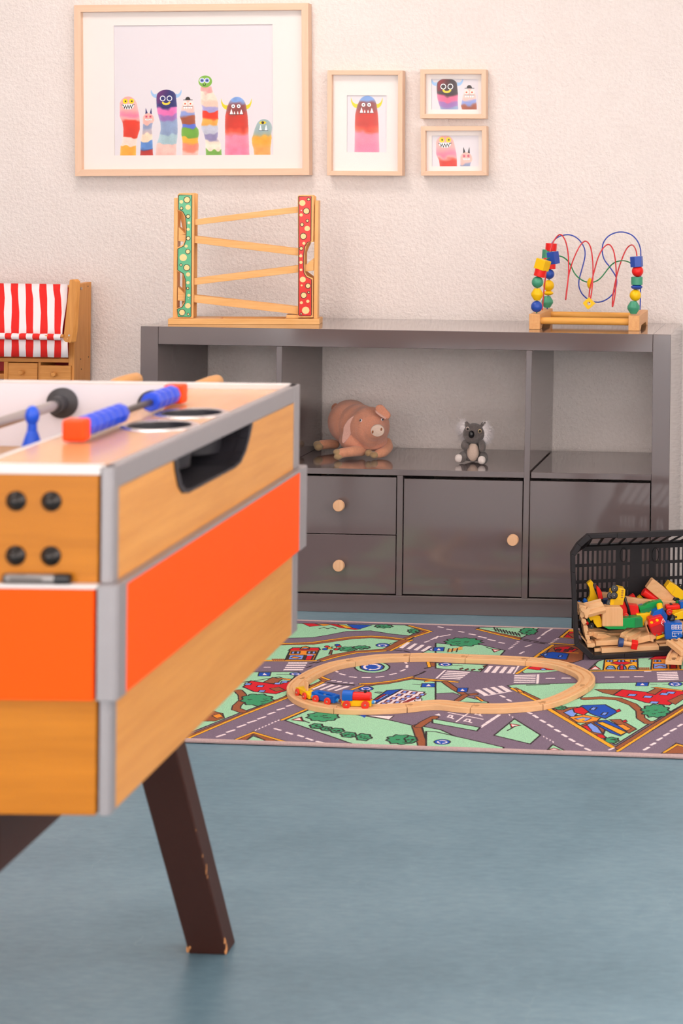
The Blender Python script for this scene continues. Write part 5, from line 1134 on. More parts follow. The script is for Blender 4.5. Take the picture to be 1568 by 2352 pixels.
l1 = limb([(780, 1170, .19), (620, 1190, .16), (440, 1215, .15), (370, 1230, .145)], [.017, .0155, .0145, .014]); hoofs((300, 1205, .140), (315, 1300, .136), (.0125, .011, .0088), l1)
l2 = limb([(1300, 1010, .23), (1310, 1110, .215), (1230, 1200, .19), (1120, 1240, .178)], [.013, .0150, .0145, .013]); hoofs((930, 1225, .175), (1040, 1265, .168), (.0115, .012, .0105), l2)
l3 = limb([(260, 1050, .30), (160, 1045, .29), (60, 1055, .278), (-20, 1058, .27)], [.013, .0145, .0145, .014]); hoofs((-95, 1055, .262), (-75, 1100, .250), (.013, .012, .0115), l3)
mb = MB(); mb.ell(q(265, 290, .32), (.009, .007, .010), 16); mb.ell(q(225, 330, .32), (.007, .006, .012), 16); fused('tail', mb, PGM, PIG, .0018, 3)

KO = thing('plush_koala', 'small grey plush koala with white ear tufts sitting on the middle shelf', 'soft toy', (.912, .15, MZs))
po = Vector(KO.location)
q = lambda x, y, Y: at(1030+x/13.067, 950+y/13.067, Y=Y)-po
KF = plush('plush_koala_fur', '#6B625F', .35); KW = plush('plush_koala_white', '#E6DAD4', .05)
mb = MB(); mb.ell(q(720, 1160, .155), (.0265, .022, .029), 28); mb.ell(q(740, 1340, .155), (.030, .023, .010), 24); mb.ell(q(760, 620, .145), (.0315, .026, .0295), 28); mb.ell(q(700, 760, .132), (.021, .018, .013), 24)
for a, r_ in (((520, 350, .145), (.0065, .005, .009)), ((1040, 350, .145), (.008, .005, .008))): mb.ell(q(*a), r_, 14)
mb.cyl(q(1020, 360, .145), q(1120, 265, .145), .007, .0015, 12); mb.cyl(q(560, 370, .145), q(520, 265, .145), .008, .004, 12)
fused('body', mb, KF, KO, .0016, 3, .0014)
MB().ell(q(730, 1180, .1375), (.0175, .010, .0265), 24).build('belly', plush('plush_belly', '#D8BFAE', .04), KO, smooth=True)
nz = MB().ell(q(685, 645, .110), (.0085, .009, .0112), 24).build('nose', mat('nose_black', '#141418', .25), KO, smooth=True)
for x, y, hl in ((568, 475, '#E3D2C8'), (935, 545, '#E0C9A0')):
    k = MB().ell(q(x, y, .1225 if x < 700 else .1225), (.0052, .004, .0060), 18).build('eye', mat('eye_rim_'+hl[1:], hl, .4), KO, smooth=True); MB().ell(q(x, y+8, .1190), (.0036, .003, .0040), 18).build('pupil', mat('koala_pupil', '#1A1210', .08), k, smooth=True)
for pts, rad in (([(520, 900, .138), (470, 980, .128), (500, 1010, .122)], [.010, .0105, .0095]), ([(990, 900, .14), (1010, 1010, .128), (1010, 1100, .122)], [.0095, .0100, .0085])):
    P_ = catmull([q(*p) for p in pts], 5); mb = MB()
    for k, p in enumerate(P_): mb.ell(p, np.interp(k/(len(P_)-1), [0, .5, 1], rad), 14)
    fused('arm', mb, KF, KO, .0015, 2, .0013)
for pts, ft in (([(430, 1280, .15), (420, 1330, .135), (390, 1370, .125)], (300, 1362, .117)), ([(1040, 1300, .15), (1060, 1360, .13), (1040, 1410, .115)], (992, 1415, .107))):
    mb = MB()
    for p in catmull([q(*p) for p in pts], 5): mb.ell(p, .0125, 14)
    l = fused('leg', mb, KF, KO, .0015, 2, .0013); fm = MB(); fm.ell(q(*ft), (.0113, .008, .0120), 20); fused('foot_pad', fm, KW, l, .0013, 2, .0008)
KO.location.z += .002
rr = random.Random(11)
def tuft(cx, cy, sgn, n=1300):
    V = []; F = []
    for _ in range(n):
        x0 = cx+rr.uniform(-1, 1)*60; y0 = cy+rr.gauss(0, 1)*105; a = rr.gauss(0.1, .40)+(y0-cy)/260
        ln = rr.uniform(110, 310)*(1-.25*abs(y0-cy)/200)
        dx, dy = sgn*cos(a), sin(a); Yb = .150+rr.uniform(-.010, .006); pts = []
        for k in range(5):
            t = k/4; pts.append((x0+dx*ln*t, y0+dy*ln*t+90*t*t*rr.uniform(.2, 1)))
        w_ = .0006
        for k, (x, y) in enumerate(pts):
            p = q(x, y, Yb-.004*k/4*rr.uniform(-1, 1)); ww = w_*(1-k/4.3); V += [p+Vector((-dy*ww, -.0002, -dx*ww*sgn*0-ww*.8)), p+Vector((dy*ww, .0002, ww*.8))]
        b0 = len(V)-10
        for k in range(4): F.append((b0+2*k, b0+2*k+1, b0+2*k+3, b0+2*k+2))
    me = bpy.data.meshes.new('ear_tuft'); me.from_pydata([tuple(v) for v in V], [], F); me.materials.append(mat('tuft_white', '#EDE6E6', .7, var=.05)); o = bpy.data.objects.new('ear_tuft', me); COL.objects.link(o); o.parent = KO; o['kind'] = 'stuff'
tuft(470, 470, -1); tuft(1070, 560, 1)

# ------------------------------------------------------------------ toy basket lying on its side
SCL.update({'G': (1310, 1310, 6.077), 'H': (1320, 1310, 11.2), 'I': (1440, 1310, 12.25), 'J': (1320, 1410, 6.323)})
BA = radians(17); BP = at(1352, 1516, Z=RZ+.001); BU = Vector((cos(BA), sin(BA), 0)); BWd = Vector((-sin(BA), cos(BA), 0))
BKM = mat('crate_black', '#201D20', .45, var=.08, spec=.3)
BK = thing('plastic_basket', 'black slotted plastic basket lying on its side full of wooden toys', 'basket', (BP.x, BP.y, RZ), BA)
BO = Vector((BP.x, BP.y, RZ))
def bl_(x, y, w): # world point on the plane w behind the rim
    return at_plane(x, y, BO+BWd*w, BWd)
def loc_(p): d = p-BO; return Vector((d.dot(BU), d.dot(BWd), d.z))
def sc(l, x, y): ox, oy, s = SCL[l]; return ox+x/s, oy+y/s
BWID = .50
half = [loc_(bl_(*sc('E', x, y), 0)) for x, y in [(150, 1560), (122, 640), (118, 405), (200, 275), (335, 158)]]
half = [(p.x, p.z) for p in half]; left_b = [(loc_(bl_(*sc('E', 375, 1783), 0)).x, .0015), (half[0][0]+.016, .022)] ; zt_ = half[-1][1]
xl_ = half[0][0]; BWID = .50
outl = [left_b[0], (half[0][0]+.004, .040)]+half[1:]          # bottom-left corner round to top-left
mir = [(xl_*2+BWID-x, z) for x, z in outl[::-1]]
OUT = outl+mir
cx_, cz_ = xl_+BWID/2, zt_/2
def inset(P_, d): return [((x-cx_)*(1-d/(BWID/2))+cx_, (z-cz_)*(1-d/(zt_/2))+cz_) for x, z in P_]
def ring(A, B, y0, y1, B2=None, name='rim'):
    mb = MB(); n_ = len(A)
    for k in range(n_):
        k2 = (k+1) % n_; mb.prism([(A[k][0], y0, A[k][1]), (A[k2][0], y0, A[k2][1]), (B[k2][0], y0, B[k2][1]), (B[k][0], y0, B[k][1])], (0, y1-y0, 0))
    return mb
ring(OUT, inset(OUT, .0105), 0, .004).build('rim', BKM, BK, bev=.0012)
ring(OUT, inset(OUT, .0035), .004, .018).build('rim_skirt', BKM, BK)
RIN = inset(OUT, .0095); DB = .20
def back_pt(x, z): # tapered towards the base
    return (cx_+(x-cx_)*.90, cz_-.022+(z-cz_)*.72)
BKP = [back_pt(*p) for p in RIN]; n_ = len(RIN)
# walls: bottom, left and right solid with slots, top with wide openings
def wall_bars(A0, A1, B0, B1, nb, fill, mb, th_=.003):
    for k in range(nb):
        t0, t1 = k/nb, (k+fill)/nb
        a0, a1 = [Vector((A0[0]+(A1[0]-A0[0])*t, .004, A0[1]+(A1[1]-A0[1])*t)) for t in (t0, t1)]
        c0, c1_ = [Vector((B0[0]+(B1[0]-B0[0])*t, DB, B0[1]+(B1[1]-B0[1])*t)) for t in (t0, t1)]
        nn = (a1-a0).cross(c0-a0).normalized()*th_; mb.prism([a0, a1, c1_, c0], nn)
def cross_strip(A0, A1, B0, B1, s0, s1, mb, th_=.0035):
    L3 = lambda A, B, t: Vector((A[0]+(B[0]-A[0])*t, .004+(DB-.004)*t, A[1]+(B[1]-A[1])*t))
    p = [L3(A0, B0, s0), L3(A1, B1, s0), L3(A1, B1, s1), L3(A0, B0, s1)]; nn = (p[1]-p[0]).cross(p[3]-p[0]).normalized()*th_; mb.prism(p, nn)
for k in range(n_):
    k2 = (k+1) % n_; A0, A1, B0, B1 = RIN[k], RIN[k2], BKP[k], BKP[k2]; L_ = sqrt((A1[0]-A0[0])**2+(A1[1]-A0[1])**2)
    mb = MB(); top_ = A0[1] > zt_*.9 and A1[1] > zt_*.9; bot_ = A0[1] < .03 and A1[1] < .03
    if bot_: wall_bars(A0, A1, B0, B1, 1, 1, mb)
    elif top_:
        wall_bars(A0, A1, B0, B1, 14, .22, mb)
        for s in ((0, .10), (.80, 1)): cross_strip(A0, A1, B0, B1, *s, mb)
    else:
        wall_bars(A0, A1, B0, B1, max(1, int(L_/.026)), .45, mb)
        for s in ((0, .18), (.42, .52), (.72, .82), (.95, 1)): cross_strip(A0, A1, B0, B1, *s, mb)
    mb.build('side_wall', BKM, BK)
# base panel with rows of slots
xs_ = [p[0] for p in BKP]; zs_ = [p[1] for p in BKP]; bx0, bx1, bz0, bz1 = min(xs_), max(xs_), min(zs_), max(zs_)
mb = MB()
zrow = lambda y: loc_(bl_(*sc('E', 600, y), DB)).z
rows_z = [(zrow(525), zrow(360)), (zrow(735), zrow(562)), (zrow(850), zrow(775)), (zrow(955), zrow(885)), (zrow(1180), zrow(1000)), (bz0+.02, zrow(1240))]
edges = [bz1]+[v for a, b_ in rows_z for v in (b_, a)]+[bz0]
for k in range(0, len(edges), 2):
    lo_, hi_ = edges[k+1] if k+1 < len(edges) else bz0, edges[k]
    if hi_ > lo_: mb.box((bx0+(.03 if k == 0 else 0), DB-.0005, lo_), (bx1-(.03 if k == 0 else 0), DB+.003, hi_))
pit = .0128; nsl = int((bx1-bx0)/pit)
for k in range(nsl+1):
    x = bx0+k*pit; wd = .0056
    if k in (9, 12, 13, 16): wd = .0128
    mb.box((x, DB, bz0), (min(bx1, x+wd), DB+.0028, min(bz1, bz1-.03+max(0, min(x-bx0, bx1-x))*1.0)))
sx0 = loc_(bl_(*sc('E', 860, 800), DB)).x; sx1 = loc_(bl_(*sc('E', 1180, 800), DB)).x
mb.box((sx0, DB-.001, zrow(980)), (sx1, DB+.003, zrow(720)))
mb.build('slotted_base', BKM, BK)
for ex in (800, 1212):
    c = loc_(bl_(*sc('E', ex, 420), DB-.002)); MB().tube([(c.x+.0085*cos(a), c.y, c.z+.018*sin(a)) for a in np.linspace(0, 2*pi, 25)[:-1]], .0012, 6, closed=True).build('oval_boss', BKM, BK)
for s0_ in (.33,):
    a, b_ = OUT[len(outl)-1], OUT[len(outl)]; x = a[0]+.075; MB().box((x, -.0022, a[1]-.0125), (b_[0]-.075, .004, a[1]+.0015)).build('grip', BKM, BK, bev=.001)
    x = OUT[0][0]+.085; MB().box((x, -.0022, .0018), (x+.25, .004, .0135)).build('grip', BKM, BK, bev=.001)

# ---- the toys
MAP = {'R': RED, 'B': BLUE, 'Y': YEL, 'G': GRN, 'W': WB[0], 'V': WB[2], 'K': BLACK, 'D': mat('dark_blue_paint', '#1D3F78', .4), 'O': mat('navy_green', '#2F7E5E', .4)}
def wp(l, x, y, w): return bl_(*sc(l, x, y), w)
def toy(name, label, cat, l, pts, w, th, m_, bev=.001, lean=0., parts=(), group='toys in the basket', tilt=(0, 0)):
    "front outline in the photograph, standing w behind the rim plane and th thick; lean pushes upper points back"
    zs = [p[1] for p in pts]; z_lo = max(zs); sp = max(1, max(zs)-min(zs))
    xs2 = [p[0] for p in pts]; xm = sum(xs2)/len(xs2); xsp = max(1, max(xs2)-min(xs2))
    W = [wp(l, x, y, w+lean*(z_lo-y)/sp+tilt[0]*(x-xm)/xsp) for x, y in pts]
    c = sum(W, Vector())/len(W)+BWd*th/2
    mt_ = MAP[m_] if isinstance(m_, str) else m_
    if parts: t = thing(name, label, cat, c, 0, group); body = MB().prism([p-c for p in W], BWd*th).build('body', mt_, t, bev=bev); return t, c
    o = MB().prism([p for p in W], BWd*th).build(name, mt_, bev=bev, loc=c); return tag(o, label, cat, group), c
def sub(t, c, name, l, pts, w, th, m_, bev=0): return MB().prism([wp(l, x, y, w)-c for x, y in pts], BWd*th).build(name, MAP[m_] if isinstance(m_, str) else m_, t, bev=bev)
def rod(name, label, cat, l, a, b_, r, m_, wa, wb, group='toys in the basket', seg=28):
    A, B = wp(l, *a, wa), wp(l, *b_, wb); c = (A+B)/2
    o = MB().cyl(A, B, r, seg=seg).build(name, MAP[m_] if isinstance(m_, str) else m_, smooth=True, bev=.0008, loc=c); return tag(o, label, cat, group)
def wh(t, c, l, x, y, w, r, m_=BLACK, dirv=None, th=.006, name='wheel'):
    p = wp(l, x, y, w)-c; d = (dirv or -BWd).normalized()
    k = MB().lathe([(0, 0), (r, 0), (r, th*.8), (r*.8, th), (r*.35, th*.9), (0, th*.9)], Matrix.Translation(p) @ d.to_track_quat('Z', 'Y').to_matrix().to_4x4(), 26).build(name, m_, t, smooth=True)
    MB().ell(p+d*th*.95, r*.24, 12).build('axle_cap', AX, k, smooth=True); return k
toy('animal_block', 'yellow wooden giraffe shaped block standing at the left of the basket', 'toy', 'H', [(312, 345), (418, 258), (478, 330), (460, 385), (600, 748), (560, 800), (340, 812), (322, 760), (380, 690), (392, 560), (372, 450)], .120, .016, 'Y', .0012)
toy('wedge_block', 'red pointed block beside the yellow giraffe block', 'toy block', 'H', [(568, 400), (640, 470), (690, 560), (720, 740), (610, 745), (590, 640), (555, 470)], .105, .014, 'R')
toy('plank_block', 'pale beech board end behind the yellow bus', 'toy block', 'H', [(690, 585), (900, 612), (930, 720), (735, 770)], .150, .02, 'W')
toy('toy_block', 'dark blue block behind the yellow bus', 'toy block', 'H', [(735, 770), (900, 735), (930, 950), (750, 950)], .128, .02, 'D')
toy('ball_bead', 'round blue knob peeping over the topmost track', 'bead', 'H', [(262+56*cos(a), 790+58*sin(a)) for a in np.linspace(0, 2*pi, 14)[:-1]], .12, .010, BLUE, .002)
toy('ball_bead', 'small blue knob against the basket wall above the topmost track', 'bead', 'H', [(112+36*cos(a), 830+38*sin(a)) for a in np.linspace(0, 2*pi, 14)[:-1]], .12, .010, BLUE, .002)
# yellow bus
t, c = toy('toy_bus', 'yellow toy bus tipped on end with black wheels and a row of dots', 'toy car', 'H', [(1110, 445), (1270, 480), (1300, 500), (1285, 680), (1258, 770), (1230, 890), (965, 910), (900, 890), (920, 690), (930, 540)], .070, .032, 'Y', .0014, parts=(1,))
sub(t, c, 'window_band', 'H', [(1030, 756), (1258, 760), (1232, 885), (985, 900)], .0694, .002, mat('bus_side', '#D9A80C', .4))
for x, y in ((1225, 525), (1220, 580), (1212, 642), (1212, 700)): sub(t, c, 'dot', 'H', [(x+32*cos(a), y+20*sin(a)) for a in np.linspace(0, 2*pi, 14)[:-1]], .0693, .002, mat('dot_brown', '#A8752A', .5))
for x, y, w_ in ((1015, 475, .0700), (1005, 650, .0700), (915, 655, .075), (890, 850, .078)): wh(t, c, 'H', x, y, w_, .0092, dirv=-BWd+BU*-.15+Vector((0, 0, .35)))
t, c = toy('toy_car', 'red toy car nose down under the yellow bus', 'toy car', 'H', [(1270, 800), (1345, 990), (1350, 1180), (1250, 1200), (1120, 950), (1140, 900)], .075, .03, 'R', .0015, parts=(1,))
wh(t, c, 'H', 1300, 1155, .074, .0072, REDW)
toy('toy_block', 'blue block edge behind the black hoop', 'toy block', 'H', [(1370, 1050), (1440, 1060), (1460, 1200), (1370, 1190)], .09, .014, 'B')
o = MB().tube([wp('H', x, y, w_) for x, y, w_ in ((1285, 690, .075), (1320, 820, .072), (1365, 950, .070), (1390, 1050, .072), (1400, 1110, .08))], .0030, 10).build('rubber_strap', BLACK, smooth=True, loc=wp('H', 1350, 900, .072)); tag(o, 'black rubber tyre edge beside the yellow bus', 'toy', 'toys in the basket')
# long curved board and blocks behind
toy('long_board', 'long pale curved board lying across the middle of the pile', 'toy board', 'G', [(770, 370), (880, 388), (1000, 405), (1130, 418), (1280, 428), (1468, 430), (1460, 515), (1330, 560), (1230, 560), (1090, 480), (950, 494), (800, 480)], .118, .014, 'W')
toy('wedge_block', 'red triangular roof tip showing above the long board', 'toy block', 'G', [(820, 372), (884, 333), (918, 392)], .150, .016, 'R')
toy('wedge_block', 'yellow triangular tip showing above the long board', 'toy block', 'G', [(935, 388), (978, 353), (1035, 412)], .150, .016, 'Y')
t = rod('cylinder_block', 'red cylinder block leaning against the big beech block', 'toy block', 'I', (450, 590), (850, 850), .0112, 'R', .145, .145)
toy('beech_block', 'large natural beech block leaning at the top of the pile', 'toy block', 'I', [(740, 248), (1140, 560), (1330, 745), (1250, 865), (930, 830), (535, 500), (700, 262)], .130, .022, 'W', .0015)
t, c = toy('toy_van', 'yellow toy van with black wheels at the top right of the pile', 'toy car', 'I', [(1200, 322), (1390, 430), (1600, 600), (1640, 760), (1500, 865), (1240, 680), (1080, 485)], .125, .03, 'Y', .0015, parts=(1,))
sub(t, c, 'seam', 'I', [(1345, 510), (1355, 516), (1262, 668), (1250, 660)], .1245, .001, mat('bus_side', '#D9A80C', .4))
wh(t, c, 'I', 1470, 475, .150, .0085, dirv=Vector((.5, -.3, .8))); wh(t, c, 'I', 1560, 540, .150, .0085, dirv=Vector((.5, -.3, .8)))
wh(t, c, 'I', 1390, 850, .128, .0085)
t, c = toy('toy_fence', 'green scalloped hedge block lying slanted across the pile', 'toy block', 'I', [(325, 1030), (460, 1005), (560, 945), (590, 940), (650, 905), (690, 905), (745, 885), (800, 880), (850, 865), (960, 835), (1000, 900), (1010, 965), (960, 1000), (860, 1040), (820, 1060), (790, 1100), (720, 1120), (670, 1150), (620, 1185), (540, 1170), (500, 1195), (430, 1230), (380, 1200)], .080, .018, 'G', .0012, parts=(1,))
sub(t, c, 'scalloped_edge', 'I', [(395, 1110), (460, 1110), (520, 1080), (560, 1060), (590, 1080), (640, 1040), (700, 1030), (760, 1000), (800, 1000), (800, 1090), (720, 1120), (640, 1180), (600, 1170), (540, 1165), (440, 1225)], .0790, .002, mat('green_painted_shade', '#0B7A42', .4))  # darker green sheet; the hedge edge's shade is put into its colour
toy('prism_block', 'red roof prism in front of the long board', 'toy block', 'I', [(40, 968), (310, 1000), (335, 1180), (320, 1230), (250, 1330), (120, 1300), (70, 1120)], .080, .024, 'R', .0008)
toy('toy_block', 'violet block corner behind the green hedge', 'toy block', 'I', [(310, 1000), (435, 962), (460, 1010), (330, 1030)], .100, .012, mat('violet_paint', '#5A5AA8', .4))
t, c = toy('toy_engine', 'red toy engine with black chimney lying on the pile beside the blue roof', 'toy train', 'I', [(1095, 1000), (1490, 972), (1500, 1095), (1290, 1115), (1085, 1095)], .085, .022, 'R', .003, parts=(1,))
sub(t, c, 'chimney', 'I', [(1205, 985), (1205, 945), (1240, 928), (1275, 945), (1278, 982)], .092, .010, 'K', .001)
sub(t, c, 'chassis', 'I', [(1270, 1125), (1560, 1105), (1560, 1180), (1270, 1215)], .083, .02, 'Y', .001); wh(t, c, 'I', 1180, 1170, .0820, .0085, REDW)
sub(t, c, 'cab', 'I', [(1490, 890), (1640, 885), (1640, 1100), (1500, 1090)], .086, .022, 'B', .001)
toy('toy_block', 'green block behind the red engine', 'toy block', 'I', [(1400, 870), (1500, 880), (1600, 830), (1600, 960), (1420, 950), (1385, 920)], .112, .02, 'G')
t, c = toy('toy_wagon', 'yellow toy wagon side with a round axle hole beside the black tyre', 'toy train', 'I', [(1295, 1240), (1440, 1180), (1640, 1120), (1640, 1360), (1380, 1400), (1340, 1390)], .055, .024, 'Y', .0015, parts=(1,))
sub(t, c, 'axle_cap', 'I', [(1378+26*cos(a), 1310+28*sin(a)) for a in np.linspace(0, 2*pi, 14)[:-1]], .0545, .002, 'K')  # black disc painted for the dark inside of the axle hole
t = thing('loose_tyre', 'black toy tyre wedged between the red block and the yellow wagon', 'toy wheel', wp('I', 1245, 1370, .05), 0, 'toys in the basket')
MB().lathe([(.004, -.005), (.0105, -.0055), (.0118, -.003), (.0118, .003), (.0105, .0055), (.004, .005), (.004, -.005)], BU.to_track_quat('Z', 'Y').to_matrix().to_4x4() @ Matrix.Rotation(.5, 4, 'X'), 26).build('tyre', BLACK, t, smooth=True)
# middle row
toy('beech_cube', 'big natural beech cube in the middle of the basket', 'toy block', 'G', [(442, 516), (700, 514), (732, 545), (735, 786), (440, 786)], .045, .036, 'V', .0022)
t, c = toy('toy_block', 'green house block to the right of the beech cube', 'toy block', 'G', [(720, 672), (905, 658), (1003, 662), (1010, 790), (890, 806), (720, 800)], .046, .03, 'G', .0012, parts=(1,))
sub(t, c, 'painted_shade_side', 'G', [(905, 668), (1001, 668), (1008, 788), (893, 803)], .0455, .001, mat('green_painted_shade', '#0B7A42', .4))  # thin darker sheet on the front paints in the block's shaded side
toy('flat_piece', 'thin green plate under the beech cube', 'toy block', 'G', [(465, 790), (780, 786), (790, 800), (760, 822), (530, 822)], .040, .05, 'G', .0008)
toy('toy_block', 'yellow cube behind the green house block', 'toy block', 'G', [(918, 612), (1115, 598), (1125, 690), (1060, 740), (1010, 775), (925, 690)], .070, .03, 'Y', .0015)
toy('roof_block', 'yellow arched piece between the hedge and the blue roof', 'toy block', 'G', [(1020, 610), (1060, 585), (1100, 590), (1110, 570), (1190, 545), (1180, 600), (1130, 640)], .078, .02, 'Y', .0015)
rod('peg_block', 'yellow round peg standing above the blue roof block', 'toy block', 'G', (1237, 470), (1250, 560), .0078, 'Y', .072, .060)
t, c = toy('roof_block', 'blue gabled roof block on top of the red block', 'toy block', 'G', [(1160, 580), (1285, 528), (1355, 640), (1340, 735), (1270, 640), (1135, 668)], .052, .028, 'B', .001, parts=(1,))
sub(t, c, 'gable', 'G', [(1285, 535), (1353, 642), (1338, 732), (1272, 640)], .0515, .001, mat('blue_painted_shade', '#0A4A9E', .4))  # gable shade painted as a darker copy of the block's blue
t, c = toy('toy_car', 'red toy fire truck block with two yellow dots tilted beside the blue house', 'toy car', 'G', [(1090, 690), (1115, 675), (1275, 632), (1335, 735), (1315, 760), (1300, 880), (1195, 925), (1140, 885), (1090, 760)], .034, .032, 'R', .0018, parts=(1,))
sub(t, c, 'painted_shade_side', 'G', [(1115, 800), (1290, 740), (1312, 750), (1300, 872), (1145, 885)], .0333, .001, mat('red_painted_shade', '#B5131A', .4)); sub(t, c, 'step', 'G', [(1100, 762), (1280, 700), (1300, 735), (1120, 802)], .0326, .002, 'R', .001)  # darker red sheet paints the truck's shaded side
for x, y in ((1130, 728), (1208, 697)): sub(t, c, 'dot', 'G', [(x+22*cos(a), y+18*sin(a)) for a in np.linspace(0, 2*pi, 14)[:-1]], .033, .002, 'Y')
LNW = mat('white_print', '#F0ECEE', .5)
for a, b_ in (((1262, 740), (1290, 670)), ((1290, 670), (1325, 735)), ((1270, 745), (1300, 700)), ((1262, 740), (1300, 775))):
    A, B = wp('G', *a, .0325)-c, wp('G', *b_, .0325)-c; MB().cyl(A, B, .0005, seg=6).build('printed_line', LNW, t)
sub(t, c, 'chassis', 'G', [(1195, 925), (1310, 890), (1315, 925), (1200, 972)], .036, .03, 'Y', .001)
for x, y in ((1203, 905), (1285, 873)): sub(t, c, 'axle_cap', 'G', [(x+13*cos(a), y+14*sin(a)) for a in np.linspace(0, 2*pi, 12)[:-1]], .0325, .002, AX)
t, c = toy('house_block', 'blue house block with white printed windows at the front of the basket', 'toy block', 'G', [(1310, 742), (1400, 735), (1553, 730), (1562, 930), (1480, 962), (1325, 962)], .022, .032, 'B', .0012, parts=(1,))
sub(t, c, 'painted_shade_side', 'G', [(1312, 745), (1395, 738), (1392, 960), (1327, 960)], .0215, .001, mat('blue_painted_shade2', '#0B55AE', .4))  # darker blue sheet; shade of the house's side painted as colour
def wline(a, b_, r=.00055): A, B = wp('G', *a, .0212)-c, wp('G', *b_, .0212)-c; return (A, B, r)
mb = MB()
for x0 in (1410, 1460, 1508):
    for a, b_ in (((x0, 765), (x0+40, 763)), ((x0, 793), (x0+40, 791)), ((x0, 822), (x0+40, 820)), ((x0, 765), (x0, 822)), ((x0+40, 763), (x0+40, 820)), ((x0+20, 764), (x0+20, 821))): mb.cyl(*wline(a, b_)[:2], .00055, seg=6)
mb.build('printed_windows', LNW, t)
mb = MB()
for a, b_ in (((1418, 860), (1552, 853)), ((1418, 878), (1552, 872)), ((1418, 860), (1420, 925)), ((1420, 922), (1480, 920)), ((1455, 878), (1457, 922)), ((1505, 876), (1507, 900)), ((1552, 853), (1553, 895))): mb.cyl(*wline(a, b_)[:2], .0006, seg=6)
mb.build('printed_door', LNW, t)
t, c = toy('toy_wagon', 'yellow tipper wagon with black wheel low on the left of the pile', 'toy train', 'G', [(250, 658), (330, 614), (412, 640), (432, 700), (436, 790), (372, 800), (330, 745), (312, 690), (285, 712)], .055, .028, 'Y', .0012, parts=(1,))
wh(t, c, 'G', 284, 768, .052, .0075)
toy('ball_bead', 'red bead beside the tipper wagon', 'bead', 'G', [(236+18*cos(a), 740+26*sin(a)) for a in np.linspace(0, 2*pi, 12)[:-1]], .06, .01, 'R', .002)
toy('toy_block', 'red block between the tipper wagon and the beech cube', 'toy block', 'G', [(385, 590), (440, 570), (438, 700), (415, 640)], .068, .012, 'R')
toy('toy_block', 'green block corner deep at the left of the pile', 'toy block', 'G', [(245, 680), (275, 690), (270, 740), (240, 720)], .08, .012, 'G')
# ---- railway tracks in the pile
def pile_track(label, l, pts_c, ws, wide, lean_up, sec=SEC, name='wooden_track', group='railway track pieces in the basket'):
    "path of photo points with depths; wide = direction (vector) of the track's width"
    P_ = [wp(l, x, y, w_) for (x, y), w_ in zip(pts_c, ws)]; c = sum(P_, Vector())/len(P_)
    t = thing(name, label, 'toy track', c, 0, group)
    MB().sweep([p-c for p in (catmull(P_, 6) if len(P_) > 2 else P_)], sec, up=lean_up).build('track_body', TRK, t, bev=.0005)
    e = P_[-1]-c; d = (P_[-1]-P_[-2]).normalized(); s = d.cross(Vector(lean_up)).normalized(); u = s.cross(d)
    mb = MB(); mb.cyl(e+d*.009-u*.011, e+d*.009-u*.001, .0055, seg=16); 
    q0 = [e+s*.003-d*.001-u*.011, e-s*.003-d*.001-u*.011, e-s*.003+d*.008-u*.011, e+s*.003+d*.008-u*.011]; mb.prism(q0, u*.0098); mb.build('peg', TRK, t)
    return t
upf = lambda a, b_=0: Vector((0, 0, 1))*cos(a)-BWd*sin(a)+BU*b_
pile_track('track piece leaning at the top left of the basket under the blue knob', 'G', [(455, 470), (165, 545)], [.050, .040], 0, upf(.62))
pile_track('curved track standing on edge with its toothed end towards the room', 'G', [(545, 880), (440, 850), (310, 850)], [.085, .075, .055], 0, upf(.25))
pile_track('short track piece slanting up in the middle of the tracks', 'G', [(960, 825), (800, 915)], [.085, .022], 0, upf(.45, .1))
pile_track('flat track behind the beech cube bottom', 'G', [(400, 925), (740, 900)], [.080, .080], 0, upf(.3))
pile_track('pale track filling the gap below the green plate', 'G', [(300, 985), (700, 940)], [.075, .075], 0, upf(.3))
def flat_track(label, pts, w, th=.038, peg=None):
    t, c = toy('wooden_track', label, 'toy track', 'G', pts, w, th, TRK, .0009, parts=(1,), group='railway track pieces in the basket')
    if peg: sub(t, c, 'peg', 'G', peg, w+.012, .012, TRK, .0008)
flat_track('lowest track lying flat along the basket edge', [(432, 1092), (1232, 1052), (1235, 1112), (434, 1170)], .016, peg=[(332, 1096), (440, 1092), (440, 1158), (334, 1162)])
flat_track('short track lying flat on top of the lowest one', [(440, 1082), (560, 1072), (716, 1066), (722, 1104), (440, 1122)], .030, .03)
flat_track('track lying flat with the blue ring resting against it', [(352, 992), (662, 966), (705, 975), (700, 1040), (352, 1056)], .030, peg=[(292, 1000), (360, 998), (360, 1050), (296, 1052)])
flat_track('track lying flat behind the red cube bead', [(930, 945), (1105, 900), (1112, 985), (930, 1030)], .034)
flat_track('notched track end lying crosswise beside the red fire truck', [(1106, 902), (1150, 896), (1192, 900), (1196, 950), (1160, 962), (1156, 1000), (1108, 992)], .042, .03)
flat_track('long narrow track running right towards the blue house', [(1186, 985), (1400, 972), (1400, 998), (1206, 1022)], .050, .03)
flat_track('second narrow track running right beneath the first', [(1236, 1038), (1520, 1012), (1520, 1052), (1238, 1084)], .040, .03)
flat_track('thin track edge between the two lower tracks', [(720, 1035), (1200, 1005), (1220, 1045), (722, 1085)], .048, .02)
